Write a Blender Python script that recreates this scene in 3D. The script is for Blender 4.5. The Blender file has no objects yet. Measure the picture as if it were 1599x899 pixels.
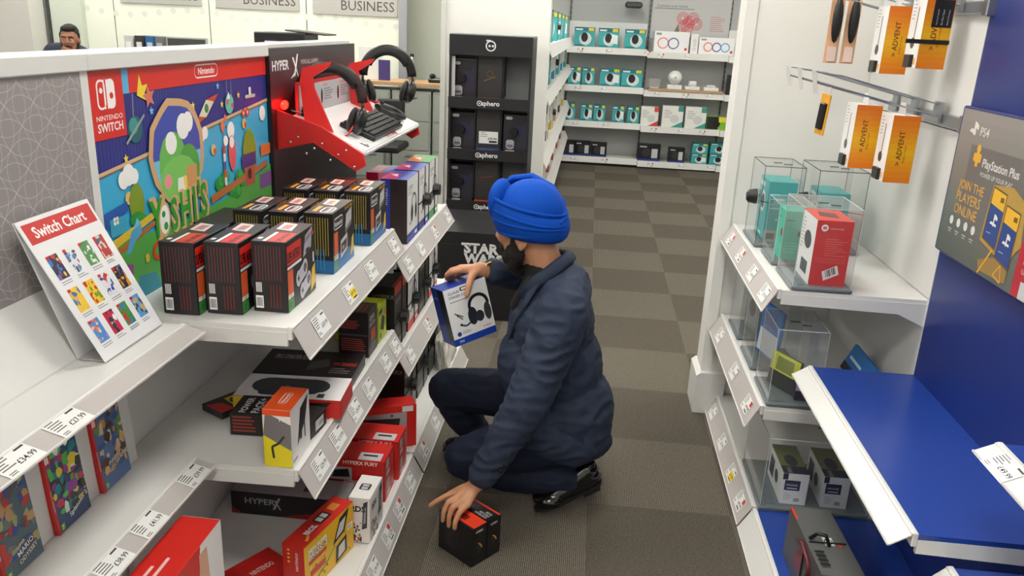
import bpy, bmesh, math, random
from mathutils import Vector, Matrix, noise
random.seed(7)
R = math.radians
SC = bpy.context.scene
COL = SC.collection

# ------------------------------------------------------------------ camera
F_PX, YAW, PITCH, ROLL, CAM_H = 1268.03, 0.0872127, 0.3128364, 0.0465511, 1.59622
def set_camera():
    cy_, sy_ = math.cos(YAW), math.sin(YAW)
    f = Vector((-sy_, cy_, 0)); r = Vector((cy_, sy_, 0)); u = Vector((0, 0, 1))
    f2 = f*math.cos(PITCH) - u*math.sin(PITCH); u2 = u*math.cos(PITCH) + f*math.sin(PITCH)
    r3 = r*math.cos(ROLL) + u2*math.sin(ROLL); u3 = u2*math.cos(ROLL) - r*math.sin(ROLL)
    cam = bpy.data.cameras.new('camera'); o = bpy.data.objects.new('camera', cam); COL.objects.link(o)
    cam.sensor_fit = 'HORIZONTAL'; cam.sensor_width = 36.0; cam.lens = 36.0*F_PX/1599.0
    cam.clip_start = 0.05
    m = Matrix((r3, u3, -f2)).transposed().to_4x4(); m.translation = (0, 0, CAM_H)
    o.matrix_world = m
    SC.camera = o
set_camera()

# ------------------------------------------------------------------ world, exposure
w = bpy.data.worlds.new('world'); SC.world = w; w.use_nodes = True
w.node_tree.nodes['Background'].inputs[0].default_value = (0.9, 0.95, 1, 1)
w.node_tree.nodes['Background'].inputs[1].default_value = 0.25
SC.view_settings.view_transform = 'Standard'; SC.view_settings.look = 'None'
SC.view_settings.gamma = 1.0; SC.view_settings.use_curve_mapping = False
SC.view_settings.exposure = 0.0
SC.cycles.transparent_max_bounces = 32
LAMP_STRENGTH = 24.0
LAMP_COLOR = (1.0, 0.985, 0.95)

# ------------------------------------------------------------------ helpers
def lin(c):
    c = c/255.0
    return c/12.92 if c <= 0.04045 else ((c+0.055)/1.055)**2.4
def rgb(c):
    return (lin(c[0]), lin(c[1]), lin(c[2]), 1.0)

MATS = {}
def mat(name, col=(200, 200, 200), rough=0.5, metal=0.0, noise_amt=0.04, noise_scale=40, bump=0.0, bump_scale=200, emit=0.0, coat=0.0, spec=None):
    if name in MATS: return MATS[name]
    m = bpy.data.materials.new(name); m.use_nodes = True
    nt = m.node_tree; b = nt.nodes['Principled BSDF']
    b.inputs['Roughness'].default_value = rough; b.inputs['Metallic'].default_value = metal
    if spec is not None: b.inputs['Specular IOR Level'].default_value = spec
    if coat: b.inputs['Coat Weight'].default_value = coat; b.inputs['Coat Roughness'].default_value = 0.1
    c = rgb(col)
    tc = nt.nodes.new('ShaderNodeTexCoord')
    if noise_amt:
        n = nt.nodes.new('ShaderNodeTexNoise'); n.inputs['Scale'].default_value = noise_scale; n.inputs['Detail'].default_value = 3
        nt.links.new(tc.outputs['Object'], n.inputs['Vector'])
        mix = nt.nodes.new('ShaderNodeMix'); mix.data_type = 'RGBA'
        mix.inputs['A'].default_value = tuple(v*(1-noise_amt) for v in c[:3])+(1,)
        mix.inputs['B'].default_value = tuple(min(1, v*(1+noise_amt)) for v in c[:3])+(1,)
        nt.links.new(n.outputs['Fac'], mix.inputs['Factor'])
        nt.links.new(mix.outputs['Result'], b.inputs['Base Color'])
    else:
        b.inputs['Base Color'].default_value = c
    if bump:
        n2 = nt.nodes.new('ShaderNodeTexNoise'); n2.inputs['Scale'].default_value = bump_scale; n2.inputs['Detail'].default_value = 4
        nt.links.new(tc.outputs['Object'], n2.inputs['Vector'])
        bp = nt.nodes.new('ShaderNodeBump'); bp.inputs['Strength'].default_value = bump; bp.inputs['Distance'].default_value = 0.004
        nt.links.new(n2.outputs['Fac'], bp.inputs['Height']); nt.links.new(bp.outputs['Normal'], b.inputs['Normal'])
    if emit:
        b.inputs['Emission Color'].default_value = c; b.inputs['Emission Strength'].default_value = emit
    MATS[name] = m
    return m
def card(col, rough=0.38):
    return mat('card_%d_%d_%d' % tuple(col), col, rough, noise_amt=0.03)

def print_mat():
    if 'print' in MATS: return MATS['print']
    m = bpy.data.materials.new('printed_ink'); m.use_nodes = True; nt = m.node_tree; b = nt.nodes['Principled BSDF']
    a = nt.nodes.new('ShaderNodeVertexColor'); a.layer_name = 'ink'
    nt.links.new(a.outputs['Color'], b.inputs['Base Color']); b.inputs['Roughness'].default_value = 0.36
    MATS['print'] = m; return m
def screen_mat():
    if 'screen' in MATS: return MATS['screen']
    m = bpy.data.materials.new('lit_screen'); m.use_nodes = True; nt = m.node_tree; b = nt.nodes['Principled BSDF']
    a = nt.nodes.new('ShaderNodeVertexColor'); a.layer_name = 'ink'
    nt.links.new(a.outputs['Color'], b.inputs['Base Color']); nt.links.new(a.outputs['Color'], b.inputs['Emission Color'])
    b.inputs['Emission Strength'].default_value = 0.5; MATS['screen'] = m; return m

def clear_mat():
    if 'clear' in MATS: return MATS['clear']
    m = bpy.data.materials.new('clear_acrylic'); m.use_nodes = True; nt = m.node_tree
    nt.nodes.remove(nt.nodes['Principled BSDF']); out = nt.nodes['Material Output']
    tr = nt.nodes.new('ShaderNodeBsdfTransparent'); tr.inputs[0].default_value = (0.985, 0.99, 0.99, 1)
    gl = nt.nodes.new('ShaderNodeBsdfGlossy'); gl.inputs['Roughness'].default_value = 0.08
    df = nt.nodes.new('ShaderNodeBsdfDiffuse'); df.inputs[0].default_value = (0.8, 0.85, 0.85, 1)
    lw = nt.nodes.new('ShaderNodeLayerWeight'); lw.inputs[0].default_value = 0.5
    pw = nt.nodes.new('ShaderNodeMath'); pw.operation = 'POWER'; pw.inputs[1].default_value = 4.0; nt.links.new(lw.outputs['Facing'], pw.inputs[0])
    fr = nt.nodes.new('ShaderNodeMath'); fr.operation = 'MULTIPLY_ADD'; fr.inputs[1].default_value = 0.45; fr.inputs[2].default_value = 0.02; nt.links.new(pw.outputs[0], fr.inputs[0])
    mx = nt.nodes.new('ShaderNodeMixShader'); mx2 = nt.nodes.new('ShaderNodeMixShader'); mx2.inputs[0].default_value = 0.025
    nt.links.new(fr.outputs[0], mx.inputs[0]); nt.links.new(tr.outputs[0], mx.inputs[1]); nt.links.new(gl.outputs[0], mx.inputs[2])
    nt.links.new(mx.outputs[0], mx2.inputs[1]); nt.links.new(df.outputs[0], mx2.inputs[2])
    nt.links.new(mx2.outputs[0], out.inputs[0])
    MATS['clear'] = m; return m

WHITE = mat('white_powder_coat', (220, 219, 216), 0.32, noise_amt=0.015)
WALLW = mat('white_wall_paint', (230, 229, 224), 0.6, noise_amt=0.02, noise_scale=3, bump=0.08, bump_scale=120)
GREYSTRIP = mat('grey_ticket_strip', (190, 184, 181), 0.3, noise_amt=0.02)
BLACK = mat('black_plastic', (16, 16, 18), 0.35, noise_amt=0.05)
BLACKM = mat('black_matte', (14, 14, 15), 0.6, noise_amt=0.05)
STEEL = mat('steel', (165, 168, 172), 0.3, 0.9, noise_amt=0.03)
BLUE = mat('blue_laminate', (36, 66, 150), 0.25, noise_amt=0.03)
BLUED = mat('blue_laminate_panel', (26, 44, 114), 0.33, noise_amt=0.03)
REDP = mat('red_plastic', (205, 38, 34), 0.4, noise_amt=0.03)

def link(o, parent=None):
    COL.objects.link(o)
    if parent is not None: o.parent = parent
    return o
def tag(o, label=None, cat=None, group=None, kind=None):
    if label: o['label'] = label
    if cat: o['category'] = cat
    if group: o['group'] = group
    if kind: o['kind'] = kind
    return o
def empty(name, loc=(0, 0, 0), rz=0, parent=None):
    o = bpy.data.objects.new(name, None); o.empty_display_size = 0.05
    o.location = loc; o.rotation_euler = (0, 0, rz)
    return link(o, parent)
def mesh_from(name, V, F, m, smooth=False):
    me = bpy.data.meshes.new(name); me.from_pydata([tuple(v) for v in V], [], F); me.update()
    if m: me.materials.append(m)
    if smooth:
        for p in me.polygons: p.use_smooth = True
    return me
class MB:
    """collects shapes, builds ONE mesh object"""
    def __init__(s): s.bm = bmesh.new()
    def box(s, c, size, rot=None, bevel=0.0):
        r = bmesh.ops.create_cube(s.bm, size=1.0); vs = r['verts']
        M = Matrix.Translation(Vector(c)) @ (rot.to_4x4() if rot is not None else Matrix.Identity(4)) @ Matrix.Diagonal((size[0], size[1], size[2], 1))
        bmesh.ops.transform(s.bm, matrix=M, verts=vs)
        if bevel:
            es = list({e for v in vs for e in v.link_edges})
            bmesh.ops.bevel(s.bm, geom=es, offset=bevel, segments=1, affect='EDGES', profile=0.5)
        return s
    def bb(s, a, b, bevel=0.0):
        return s.box([(a[i]+b[i])/2 for i in range(3)], [abs(b[i]-a[i]) for i in range(3)], None, bevel)
    def cyl(s, a, b, r0, r1=None, n=12, cap=True):
        a = Vector(a); b = Vector(b); r1 = r0 if r1 is None else r1
        d = b-a; L = d.length
        q = Vector((0, 0, 1)).rotation_difference(d.normalized()) if L > 1e-9 else Matrix.Identity(3).to_quaternion()
        M = Matrix.Translation((a+b)/2) @ q.to_matrix().to_4x4()
        bmesh.ops.create_cone(s.bm, cap_ends=cap, segments=n, radius1=r0, radius2=r1, depth=L, matrix=M); return s
    def ball(s, c, rad, rot=None, n=12):
        if not hasattr(rad, '__len__'): rad = (rad, rad, rad)
        M = Matrix.Translation(Vector(c)) @ (rot.to_4x4() if rot is not None else Matrix.Identity(4)) @ Matrix.Diagonal((rad[0], rad[1], rad[2], 1))
        bmesh.ops.create_uvsphere(s.bm, u_segments=n, v_segments=max(6, n//2+1), radius=1.0, matrix=M); return s
    def tube(s, pts, r, n=8, closed=False):
        pts = [Vector(p) for p in pts]; rings = []; N = len(pts)
        up = None
        for i, p in enumerate(pts):
            a = pts[(i-1) % N] if (closed or i > 0) else pts[i]
            b = pts[(i+1) % N] if (closed or i < N-1) else pts[i]
            t = (b-a).normalized()
            if up is None:
                up = Vector((0, 0, 1)) if abs(t.z) < 0.9 else Vector((1, 0, 0))
            x = t.cross(up); 
            if x.length < 1e-6: x = t.orthogonal()
            x.normalize(); up = x.cross(t).normalized()
            rr = r[i] if hasattr(r, '__len__') else r
            if not hasattr(rr, '__len__'): rr = (rr, rr)
            rings.append([s.bm.verts.new(p + x*rr[0]*math.cos(2*math.pi*k/n) + up*rr[1]*math.sin(2*math.pi*k/n)) for k in range(n)])
        for i in range(N if closed else N-1):
            A = rings[i]; B = rings[(i+1) % N]
            for k in range(n): s.bm.faces.new((A[k], A[(k+1) % n], B[(k+1) % n], B[k]))
        if not closed:
            s.bm.faces.new(rings[0][::-1]); s.bm.faces.new(rings[-1])
        return s
    def prism(s, pts2, axis, a, b):
        """extrude 2-D polygon along axis ('x','y','z') from a to b"""
        def P(u, v, t): return {'x': (t, u, v), 'y': (u, t, v), 'z': (u, v, t)}[axis]
        A = [s.bm.verts.new(P(u, v, a)) for u, v in pts2]; B = [s.bm.verts.new(P(u, v, b)) for u, v in pts2]
        n = len(A); s.bm.faces.new(A[::-1]); s.bm.faces.new(B)
        for i in range(n): s.bm.faces.new((A[i], A[(i+1) % n], B[(i+1) % n], B[i]))
        return s
    def build(s, name, m, parent=None, smooth=False, loc=None, rz=0):
        bmesh.ops.recalc_face_normals(s.bm, faces=s.bm.faces)
        me = bpy.data.meshes.new(name); s.bm.to_mesh(me); s.bm.free()
        if m: me.materials.append(m)
        if smooth:
            for p in me.polygons: p.use_smooth = True
        o = bpy.data.objects.new(name, me)
        if loc is not None: o.location = loc; o.rotation_euler = (0, 0, rz)
        return link(o, parent)

# ------------------------------------------------------------------ flat print
_tc = {}
TMP = bpy.data.scenes.new('scratch')
def evaluated(o):
    TMP.collection.objects.link(o); vl = TMP.view_layers[0]; vl.update(); dg = vl.depsgraph
    me = bpy.data.meshes.new_from_object(o.evaluated_get(dg), depsgraph=dg); TMP.collection.objects.unlink(o); return me
def glyphs(text, bold=0.0):
    k = (text, bold)
    if k in _tc: return _tc[k]
    cu = bpy.data.curves.new('t', 'FONT'); cu.body = text; cu.resolution_u = 2; cu.offset = bold; cu.fill_mode = 'FRONT'
    o = bpy.data.objects.new('t', cu); me = evaluated(o)
    V = [(v.co.x, v.co.y) for v in me.vertices]; F = [tuple(p.vertices) for p in me.polygons]
    bpy.data.objects.remove(o); bpy.data.curves.remove(cu); bpy.data.meshes.remove(me)
    if V:
        x0 = min(v[0] for v in V); x1 = max(v[0] for v in V); ch = 0.69
        V = [((x-x0)/ch, y/ch) for x, y in V]; wd = (x1-x0)/ch
    else: wd = 0
    _tc[k] = (V, F, wd); return _tc[k]
class Art:
    """flat print in metres on a face of size (w, h); inputs are 0..1"""
    def __init__(s, w, h): s.w, s.h = w, h; s.V = []; s.F = []; s.C = []; s.k = 0
    def _z(s): s.k += 1; return s.k*0.000025
    def poly(s, pts, c):
        z = s._z(); n = len(s.V); s.V += [(u*s.w, v*s.h, z) for u, v in pts]; s.F.append(tuple(range(n, n+len(pts)))); s.C.append(c); return s
    def rect(s, a, b, c2, d, c): return s.poly([(a, b), (c2, b), (c2, d), (a, d)], c)
    def rrect(s, a, b, c2, d, c, r=0.25, n=4):
        W = (c2-a)*s.w; H = (d-b)*s.h; rr = r*min(W, H); ru = rr/s.w; rv = rr/s.h; P = []
        for (cx, cy, a0) in ((c2-ru, d-rv, 0), (a+ru, d-rv, 90), (a+ru, b+rv, 180), (c2-ru, b+rv, 270)):
            for i in range(n+1):
                t = R(a0+90*i/n); P.append((cx+ru*math.cos(t), cy+rv*math.sin(t)))
        return s.poly(P, c)
    def ell(s, u, v, ru, c, rv=None, n=14, rot=0):
        """ru in fraction of w; rv (fraction of h) defaults to a circle"""
        a = ru*s.w; b = (rv*s.h) if rv else a; P = []
        for i in range(n):
            t = 2*math.pi*i/n; x = a*math.cos(t); y = b*math.sin(t)
            x, y = x*math.cos(rot)-y*math.sin(rot), x*math.sin(rot)+y*math.cos(rot)
            P.append((u+x/s.w, v+y/s.h))
        return s.poly(P, c)
    def ring(s, u, v, r, th, c, n=24, a0=0, a1=360):
        z = s._z(); m = n
        for i in range(m):
            t0 = R(a0+(a1-a0)*i/m); t1 = R(a0+(a1-a0)*(i+1)/m); k = len(s.V)
            for t, q in ((t0, r), (t1, r), (t1, r-th), (t0, r-th)):
                s.V.append((u*s.w+q*s.w*math.cos(t), v*s.h+q*s.w*math.sin(t), z))
            s.F.append((k, k+1, k+2, k+3)); s.C.append(c)
        return s
    def line(s, pts, th, c):
        z = s._z()
        for (a, b) in zip(pts[:-1], pts[1:]):
            A = Vector((a[0]*s.w, a[1]*s.h)); B = Vector((b[0]*s.w, b[1]*s.h)); d = (B-A)
            if d.length < 1e-9: continue
            d.normalize(); nrm = Vector((-d.y, d.x))*th/2; k = len(s.V)
            for q in (A-nrm, B-nrm, B+nrm, A+nrm): s.V.append((q.x, q.y, z))
            s.F.append((k, k+1, k+2, k+3)); s.C.append(c)
        return s
    def star(s, u, v, r, c, n=5, rot=90, inner=0.45):
        return s.poly([(u+(r if i % 2 == 0 else r*inner)*math.cos(R(rot+180*i/n)), v+(r if i % 2 == 0 else r*inner)*math.sin(R(rot+180*i/n))*s.w/s.h) for i in range(2*n)], c)
    def text(s, t, u, v, h, c, align='l', rot=0, bold=0.0, maxw=None, sx=1.0):
        """h = cap height as fraction of face height"""
        V, F, wd = glyphs(t, bold); hh = h*s.h; sc = sx
        if maxw and wd*hh*sx > maxw*s.w:
            q = maxw*s.w/(wd*hh*sx); q2 = max(q, .8 if rot == 0 else q); sc = sx*q/q2 if rot == 0 else sx; hh *= q2; sc = min(sc, maxw*s.w/(wd*hh))
        z = s._z(); k = len(s.V); off = {'l': 0, 'c': -wd/2, 'r': -wd}[align]
        ca, sa = math.cos(R(rot)), math.sin(R(rot))
        for x, y in V:
            X = (x+off)*hh*sc; Y = y*hh
            s.V.append((u*s.w+X*ca-Y*sa, v*s.h+X*sa+Y*ca, z))
        for f in F: s.F.append(tuple(k+i for i in f)); s.C.append(c)
        return s
    def lines(s, a, b, c2, d, n, c, fill=0.45, seed=1):
        rnd = random.Random(seed); hh = (d-b)/n
        for i in range(n):
            y1 = d-i*hh; s.rect(a, y1-hh*fill, a+(c2-a)*rnd.uniform(0.6, 1), y1, c)
        return s
    def confetti(s, a, b, c2, d, pal, n, seed=1, size=0.25, bg=None):
        rnd = random.Random(seed)
        if bg: s.rect(a, b, c2, d, bg)
        for i in range(n):
            u = rnd.uniform(a, c2); v = rnd.uniform(b, d); ru = rnd.uniform(.3, 1)*size*(c2-a); rv = rnd.uniform(.3, 1)*size*(d-b)*.7; c = rnd.choice(pal)
            t0 = rnd.uniform(0, 6.28); m = rnd.choice((4, 5, 7))
            P = []
            for j in range(m):
                t = t0+6.283*j/m; q = rnd.uniform(.6, 1)
                P.append((min(c2, max(a, u+ru*q*math.cos(t))), min(d, max(b, v+rv*q*math.sin(t)))))
            s.poly(P, c)
        return s
    def barcode(s, a, b, c2, d, seed=1):
        s.rect(a, b, c2, d, (240, 240, 238)); rnd = random.Random(seed); x = a+(c2-a)*.08
        while x < c2-(c2-a)*.1:
            wd = (c2-a)*rnd.choice((.03, .05, .07)); s.rect(x, b+(d-b)*.15, min(x+wd, c2-(c2-a)*.06), d-(d-b)*.15, (25, 25, 28)); x += wd+(c2-a)*rnd.choice((.04, .06))
        return s
    def build(s, name, parent, M, m=None, share=None):
        """M: 4x4 from art space (x right, y up, z out) to parent's local space"""
        if share is None:
            me = bpy.data.meshes.new(name); me.from_pydata(s.V, [], s.F); me.update()
            at = me.color_attributes.new('ink', 'FLOAT_COLOR', 'CORNER')
            i = 0; buf = []
            for p in me.polygons:
                c = rgb(s.C[p.index])
                for _ in range(p.loop_total): buf += c
            at.data.foreach_set('color', buf)
            me.materials.append(m or print_mat())
        else: me = share
        o = bpy.data.objects.new(name, me); link(o, parent); o.matrix_local = M
        return o
def frame(o, x, y):
    """matrix for print: origin o, x dir, y dir"""
    x = Vector(x).normalized(); y = Vector(y).normalized(); z = x.cross(y).normalized()
    m = Matrix((x, y, z)).transposed().to_4x4(); m.translation = Vector(o) + z*0.0006; return m
def face_frame(face, W, D, H):
    return {'front': ((-W/2, -D/2, 0), (1, 0, 0), (0, 0, 1), W, H), 'back': ((W/2, D/2, 0), (-1, 0, 0), (0, 0, 1), W, H),
            'right': ((W/2, -D/2, 0), (0, 1, 0), (0, 0, 1), D, H), 'left': ((-W/2, D/2, 0), (0, -1, 0), (0, 0, 1), D, H),
            'top': ((-W/2, -D/2, H), (1, 0, 0), (0, 1, 0), W, D), 'topb': ((W/2, D/2, H), (-1, 0, 0), (0, -1, 0), W, D),
            'bottom': ((-W/2, D/2, 0), (1, 0, 0), (0, -1, 0), W, D)}[face]
def carton(name, size, loc, rz, col, faces, label, cat='box', group=None, rot=None, rough=0.38, proto=None):
    """a printed box: root mesh is the card body, each printed face is a part.  faces: {face: func(Art)}"""
    W, D, H = size
    if proto is not None:
        o = proto.copy(); link(o)
        for ch in proto.children:
            c = ch.copy(); link(c, o)
            for g in ch.children:
                d = g.copy(); link(d, c)
    else:
        mb = MB().box((0, 0, H/2), (W, D, H), None, 0.0012); o = mb.build(name, card(col, rough))
        for f, fn in faces.items():
            og, x, y, fw, fh = face_frame(f, W, D, H); a = Art(fw, fh); fn(a)
            if a.F: a.build({'front': 'printed_front', 'back': 'printed_back', 'left': 'printed_side', 'right': 'printed_side', 'top': 'printed_top', 'topb': 'printed_top', 'bottom': 'printed_base'}[f], o, frame(og, x, y))
    o.location = loc; o.rotation_euler = rot if rot else (0, 0, rz)
    if 'group' in o: del o['group']
    tag(o, label, cat, group)
    return o
ORD = ['first', 'second', 'third', 'fourth', 'fifth', 'sixth', 'seventh', 'eighth', 'ninth', 'tenth']
LFT = R(90)     # thing on the left shelving, facing the aisle (+X)
RGT = R(-90)    # thing on the right shelving, facing the aisle (-X)
# ================================================================== SETTING
def struct(name, mb, m, parent=None):
    o = mb.build(name, m, parent)
    if parent is None: o['kind'] = 'structure'
    return o
floor = struct('floor', MB().bb((-7, -3, -0.1), (3.4, 11, -0.006)), mat('floor_screed', (70, 66, 60), 0.9))
def carpet_mat(name, col, along_x):
    m = bpy.data.materials.new(name); m.use_nodes = True; nt = m.node_tree; b = nt.nodes['Principled BSDF']; b.inputs['Roughness'].default_value = 0.95
    b.inputs['Specular IOR Level'].default_value = 0.1
    tc = nt.nodes.new('ShaderNodeTexCoord'); wv = nt.nodes.new('ShaderNodeTexWave'); wv.wave_type = 'BANDS'; wv.bands_direction = 'Y' if along_x else 'X'
    wv.inputs['Scale'].default_value = 50; wv.inputs['Distortion'].default_value = 2.0; wv.inputs['Detail'].default_value = 3; wv.inputs['Detail Scale'].default_value = 6
    nz = nt.nodes.new('ShaderNodeTexNoise'); nz.inputs['Scale'].default_value = 160; nz.inputs['Detail'].default_value = 3
    nt.links.new(tc.outputs['Object'], wv.inputs['Vector']); nt.links.new(tc.outputs['Object'], nz.inputs['Vector'])
    mx = nt.nodes.new('ShaderNodeMix'); mx.data_type = 'FLOAT'; mx.inputs[0].default_value = 0.55
    nt.links.new(wv.outputs['Fac'], mx.inputs[2]); nt.links.new(nz.outputs['Fac'], mx.inputs[3])
    cr = nt.nodes.new('ShaderNodeValToRGB'); c = rgb(col)
    cr.color_ramp.elements[0].position = 0.25; cr.color_ramp.elements[1].position = 0.75
    cr.color_ramp.elements[0].color = tuple(v*0.42 for v in c[:3])+(1,); cr.color_ramp.elements[1].color = tuple(v*1.5 for v in c[:3])+(1,)
    nt.links.new(mx.outputs[0], cr.inputs[0]); nt.links.new(cr.outputs[0], b.inputs['Base Color'])
    bp = nt.nodes.new('ShaderNodeBump'); bp.inputs['Strength'].default_value = 0.6; bp.inputs['Distance'].default_value = 0.004
    nt.links.new(mx.outputs[0], bp.inputs['Height']); nt.links.new(bp.outputs['Normal'], b.inputs['Normal'])
    return m
CA = carpet_mat('carpet_ribbed_light', (104, 98, 88), False); CB = carpet_mat('carpet_ribbed_dark', (90, 84, 75), True)  # same carpet quarter-turned; pile catching light differently is painted as two base tones
tile_me = []
for m in (CA, CB):
    mb = MB().box((0, 0, -0.003), (0.499, 0.499, 0.006)); me = bpy.data.meshes.new('carpet_tile'); mb.bm.to_mesh(me); mb.bm.free(); me.materials.append(m); tile_me.append(me)
X0, Y0 = 0.0796, 9.5253
for i in range(-13, 7):
    for j in range(-4, 20):
        x = X0+0.5*i+0.25; y = Y0-0.5*j-0.25
        if x < -1.4 and y < 4.4: continue
        if x < -3.3 or x > 3.3: continue
        if x > 1.3 and y < 3.2: continue
        if y < 0.6: continue
        o = bpy.data.objects.new('carpet_tile', tile_me[(i+j) % 2 == 0]); o.location = (x, y, 0); link(o, floor)
ceiling = struct('ceiling', MB().bb((-7, -3, 2.95), (3.4, 11, 3.05)), mat('ceiling_tile', (214, 214, 210), 0.85, noise_amt=0.05, noise_scale=60))
struct('wall_back', MB().bb((-7, -3.1, 0), (3.4, -3, 2.95)), WALLW)
struct('wall_left', MB().bb((-7.1, -3, 0), (-7, 11, 2.95)), WALLW)
struct('wall_far', MB().bb((-0.56, 10.36, 0), (3.4, 10.46, 2.95)), mat('grey_back_wall', (196, 197, 196), 0.6, noise_amt=0.02))
struct('wall_far_right', MB().bb((3.3, 3.5, 0), (3.4, 10.4, 2.95)), WALLW)
struct('wall_partition', MB().bb((-0.915, 5.0, 0), (-0.56, 10.36, 2.95)).bb((-0.56, 5.0, 0), (-0.285, 5.12, 2.95)), WALLW)
struct('wall_right', MB().bb((1.075, -3, 0), (1.2, 3.36, 2.95)), WALLW)
struct('wall_right_return', MB().bb((0.562, 3.37, 0), (3.4, 3.5, 2.95)).bb((0.556, 3.36, 0), (0.60, 3.51, 2.95)), WALLW)
struct('baseboard_right', MB().prism([(0.535, 0), (0.66, 0), (0.66, 0.19), (0.552, 0.19), (0.535, 0.175)], 'y', 3.33, 3.53), WHITE)
struct('trim_1', MB().bb((-0.93, 4.985, 0), (-0.9, 5.02, 2.95)), mat('pale_trim', (205, 205, 200), 0.5))
# office end: pale glazed panels with joints
PALE = mat('pale_office_panel', (232, 236, 222), 0.35, noise_amt=0.02, noise_scale=2)
wo = struct('wall_office', MB().bb((-7, 9.08, 0), (-2.1, 9.2, 2.95)), mat('office_joint', (70, 74, 72), 0.6))
JX = [-6.48, -5.38, -4.276, -3.176, -2.12]
for a, b in zip(JX[:-1], JX[1:]):
    o = MB().box((0, 0, 0), (b-a-0.012, 0.02, 2.94)).build('glazed_panel', PALE, wo); o.location = ((a+b)/2, 9.065, 1.475)
dots = Art(4.4, 0.3)
for k in range(26):
    dots.ell(0.02+k*0.038, 0.45+0.12*math.sin(k*0.7), 0.0075, (218, 222, 209), n=10)
dots.build('frosted_dots', wo, frame((-6.45, 9.054, 1.42), (1, 0, 0), (0, 0, 1)))
struct('wall_office_end', MB().bb((-3.4, 10.0, 0), (-0.9, 10.1, 2.95)), PALE)
struct('trim_2', MB().bb((-2.135, 8.98, 0.0), (-2.05, 9.06, 2.95)), mat('grey_post', (150, 153, 160), 0.4))
struct('trim_3', MB().bb((-6.115, 8.96, 0), (-6.09, 9.0, 2.95)), mat('dark_frame', (60, 62, 62), 0.5))
struct('wall_office_side', MB().bb((-7, 8.7, 0), (-6.14, 8.95, 2.95)), mat('grey_white_panel', (205, 203, 198), 0.5))

struct('wall_office_recess', MB().bb((-6.085, 8.98, 0), (-5.72, 9.05, 2.95)), mat('pale_green_panel', (204, 211, 198), .45))
# ceiling lights: real luminaires
lampm = mat('light_diffuser', (255, 252, 244), 0.5, noise_amt=0, emit=LAMP_STRENGTH)
fr_me = None
n = 0
for lx in (-5.6, -3.6, -1.9, 0.0, 2.2):
    for ly in (-1.6, 0.4, 2.4, 4.4, 6.4, 8.4):
        if lx == 2.2 and ly < 4: continue
        t = empty('ceiling_light', (lx, ly, 2.95)); tag(t, 'square flat white ceiling light panel in the shop ceiling', 'light', 'ceiling light panels')
        if fr_me is None:
            a = MB(); 
            for c, s in (((0, -.31, -.01), (.64, .02, .03)), ((0, .31, -.01), (.64, .02, .03)), ((-.31, 0, -.01), (.02, .6, .03)), ((.31, 0, -.01), (.02, .6, .03))): a.box(c, s)
            fo = a.build('light_frame', WHITE, t); do = MB().box((0, 0, -.008), (.6, .6, .008)).build('diffuser', lampm, t); fr_me = (fo.data, do.data)
        else:
            link(bpy.data.objects.new('light_frame', fr_me[0]), t); link(bpy.data.objects.new('diffuser', fr_me[1]), t)

# ================================================================== SHELVING
# price labels: eight shared meshes
PRICE = {}
def price_mesh(kind, price):
    k = (kind, price)
    if k in PRICE: return PRICE[k]
    a = Art(0.085, 0.052); a.rect(0, 0, 1, 1, (238, 238, 236))
    a.lines(.06, .35, .46, .92, 5, (95, 95, 98), .4, seed=len(PRICE)+1)
    a.lines(.06, .08, .3, .24, 2, (120, 120, 122), .5, seed=len(PRICE)+9)
    a.rect(.7, .82, .96, .9, (60, 60, 62))
    if kind == 'yellow': a.rect(.42, .1, .98, .62, (246, 214, 40))
    if kind == 'red': a.rect(.74, .62, .97, .95, (205, 60, 55))
    a.text(price, .95, .3, .26, (25, 25, 28), 'r', bold=.012, maxw=.5)
    a.rect(.55, .1, .9, .2, (70, 70, 72)) if kind != 'plain' else None
    me = bpy.data.meshes.new('price_label'); me.from_pydata(a.V, [], a.F); me.update()
    at = me.color_attributes.new('ink', 'FLOAT_COLOR', 'CORNER'); buf = []
    for p in me.polygons:
        c = rgb(a.C[p.index])
        for _ in range(p.loop_total): buf += c
    at.data.foreach_set('color', buf); me.materials.append(print_mat())
    PRICE[k] = me; return me
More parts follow.
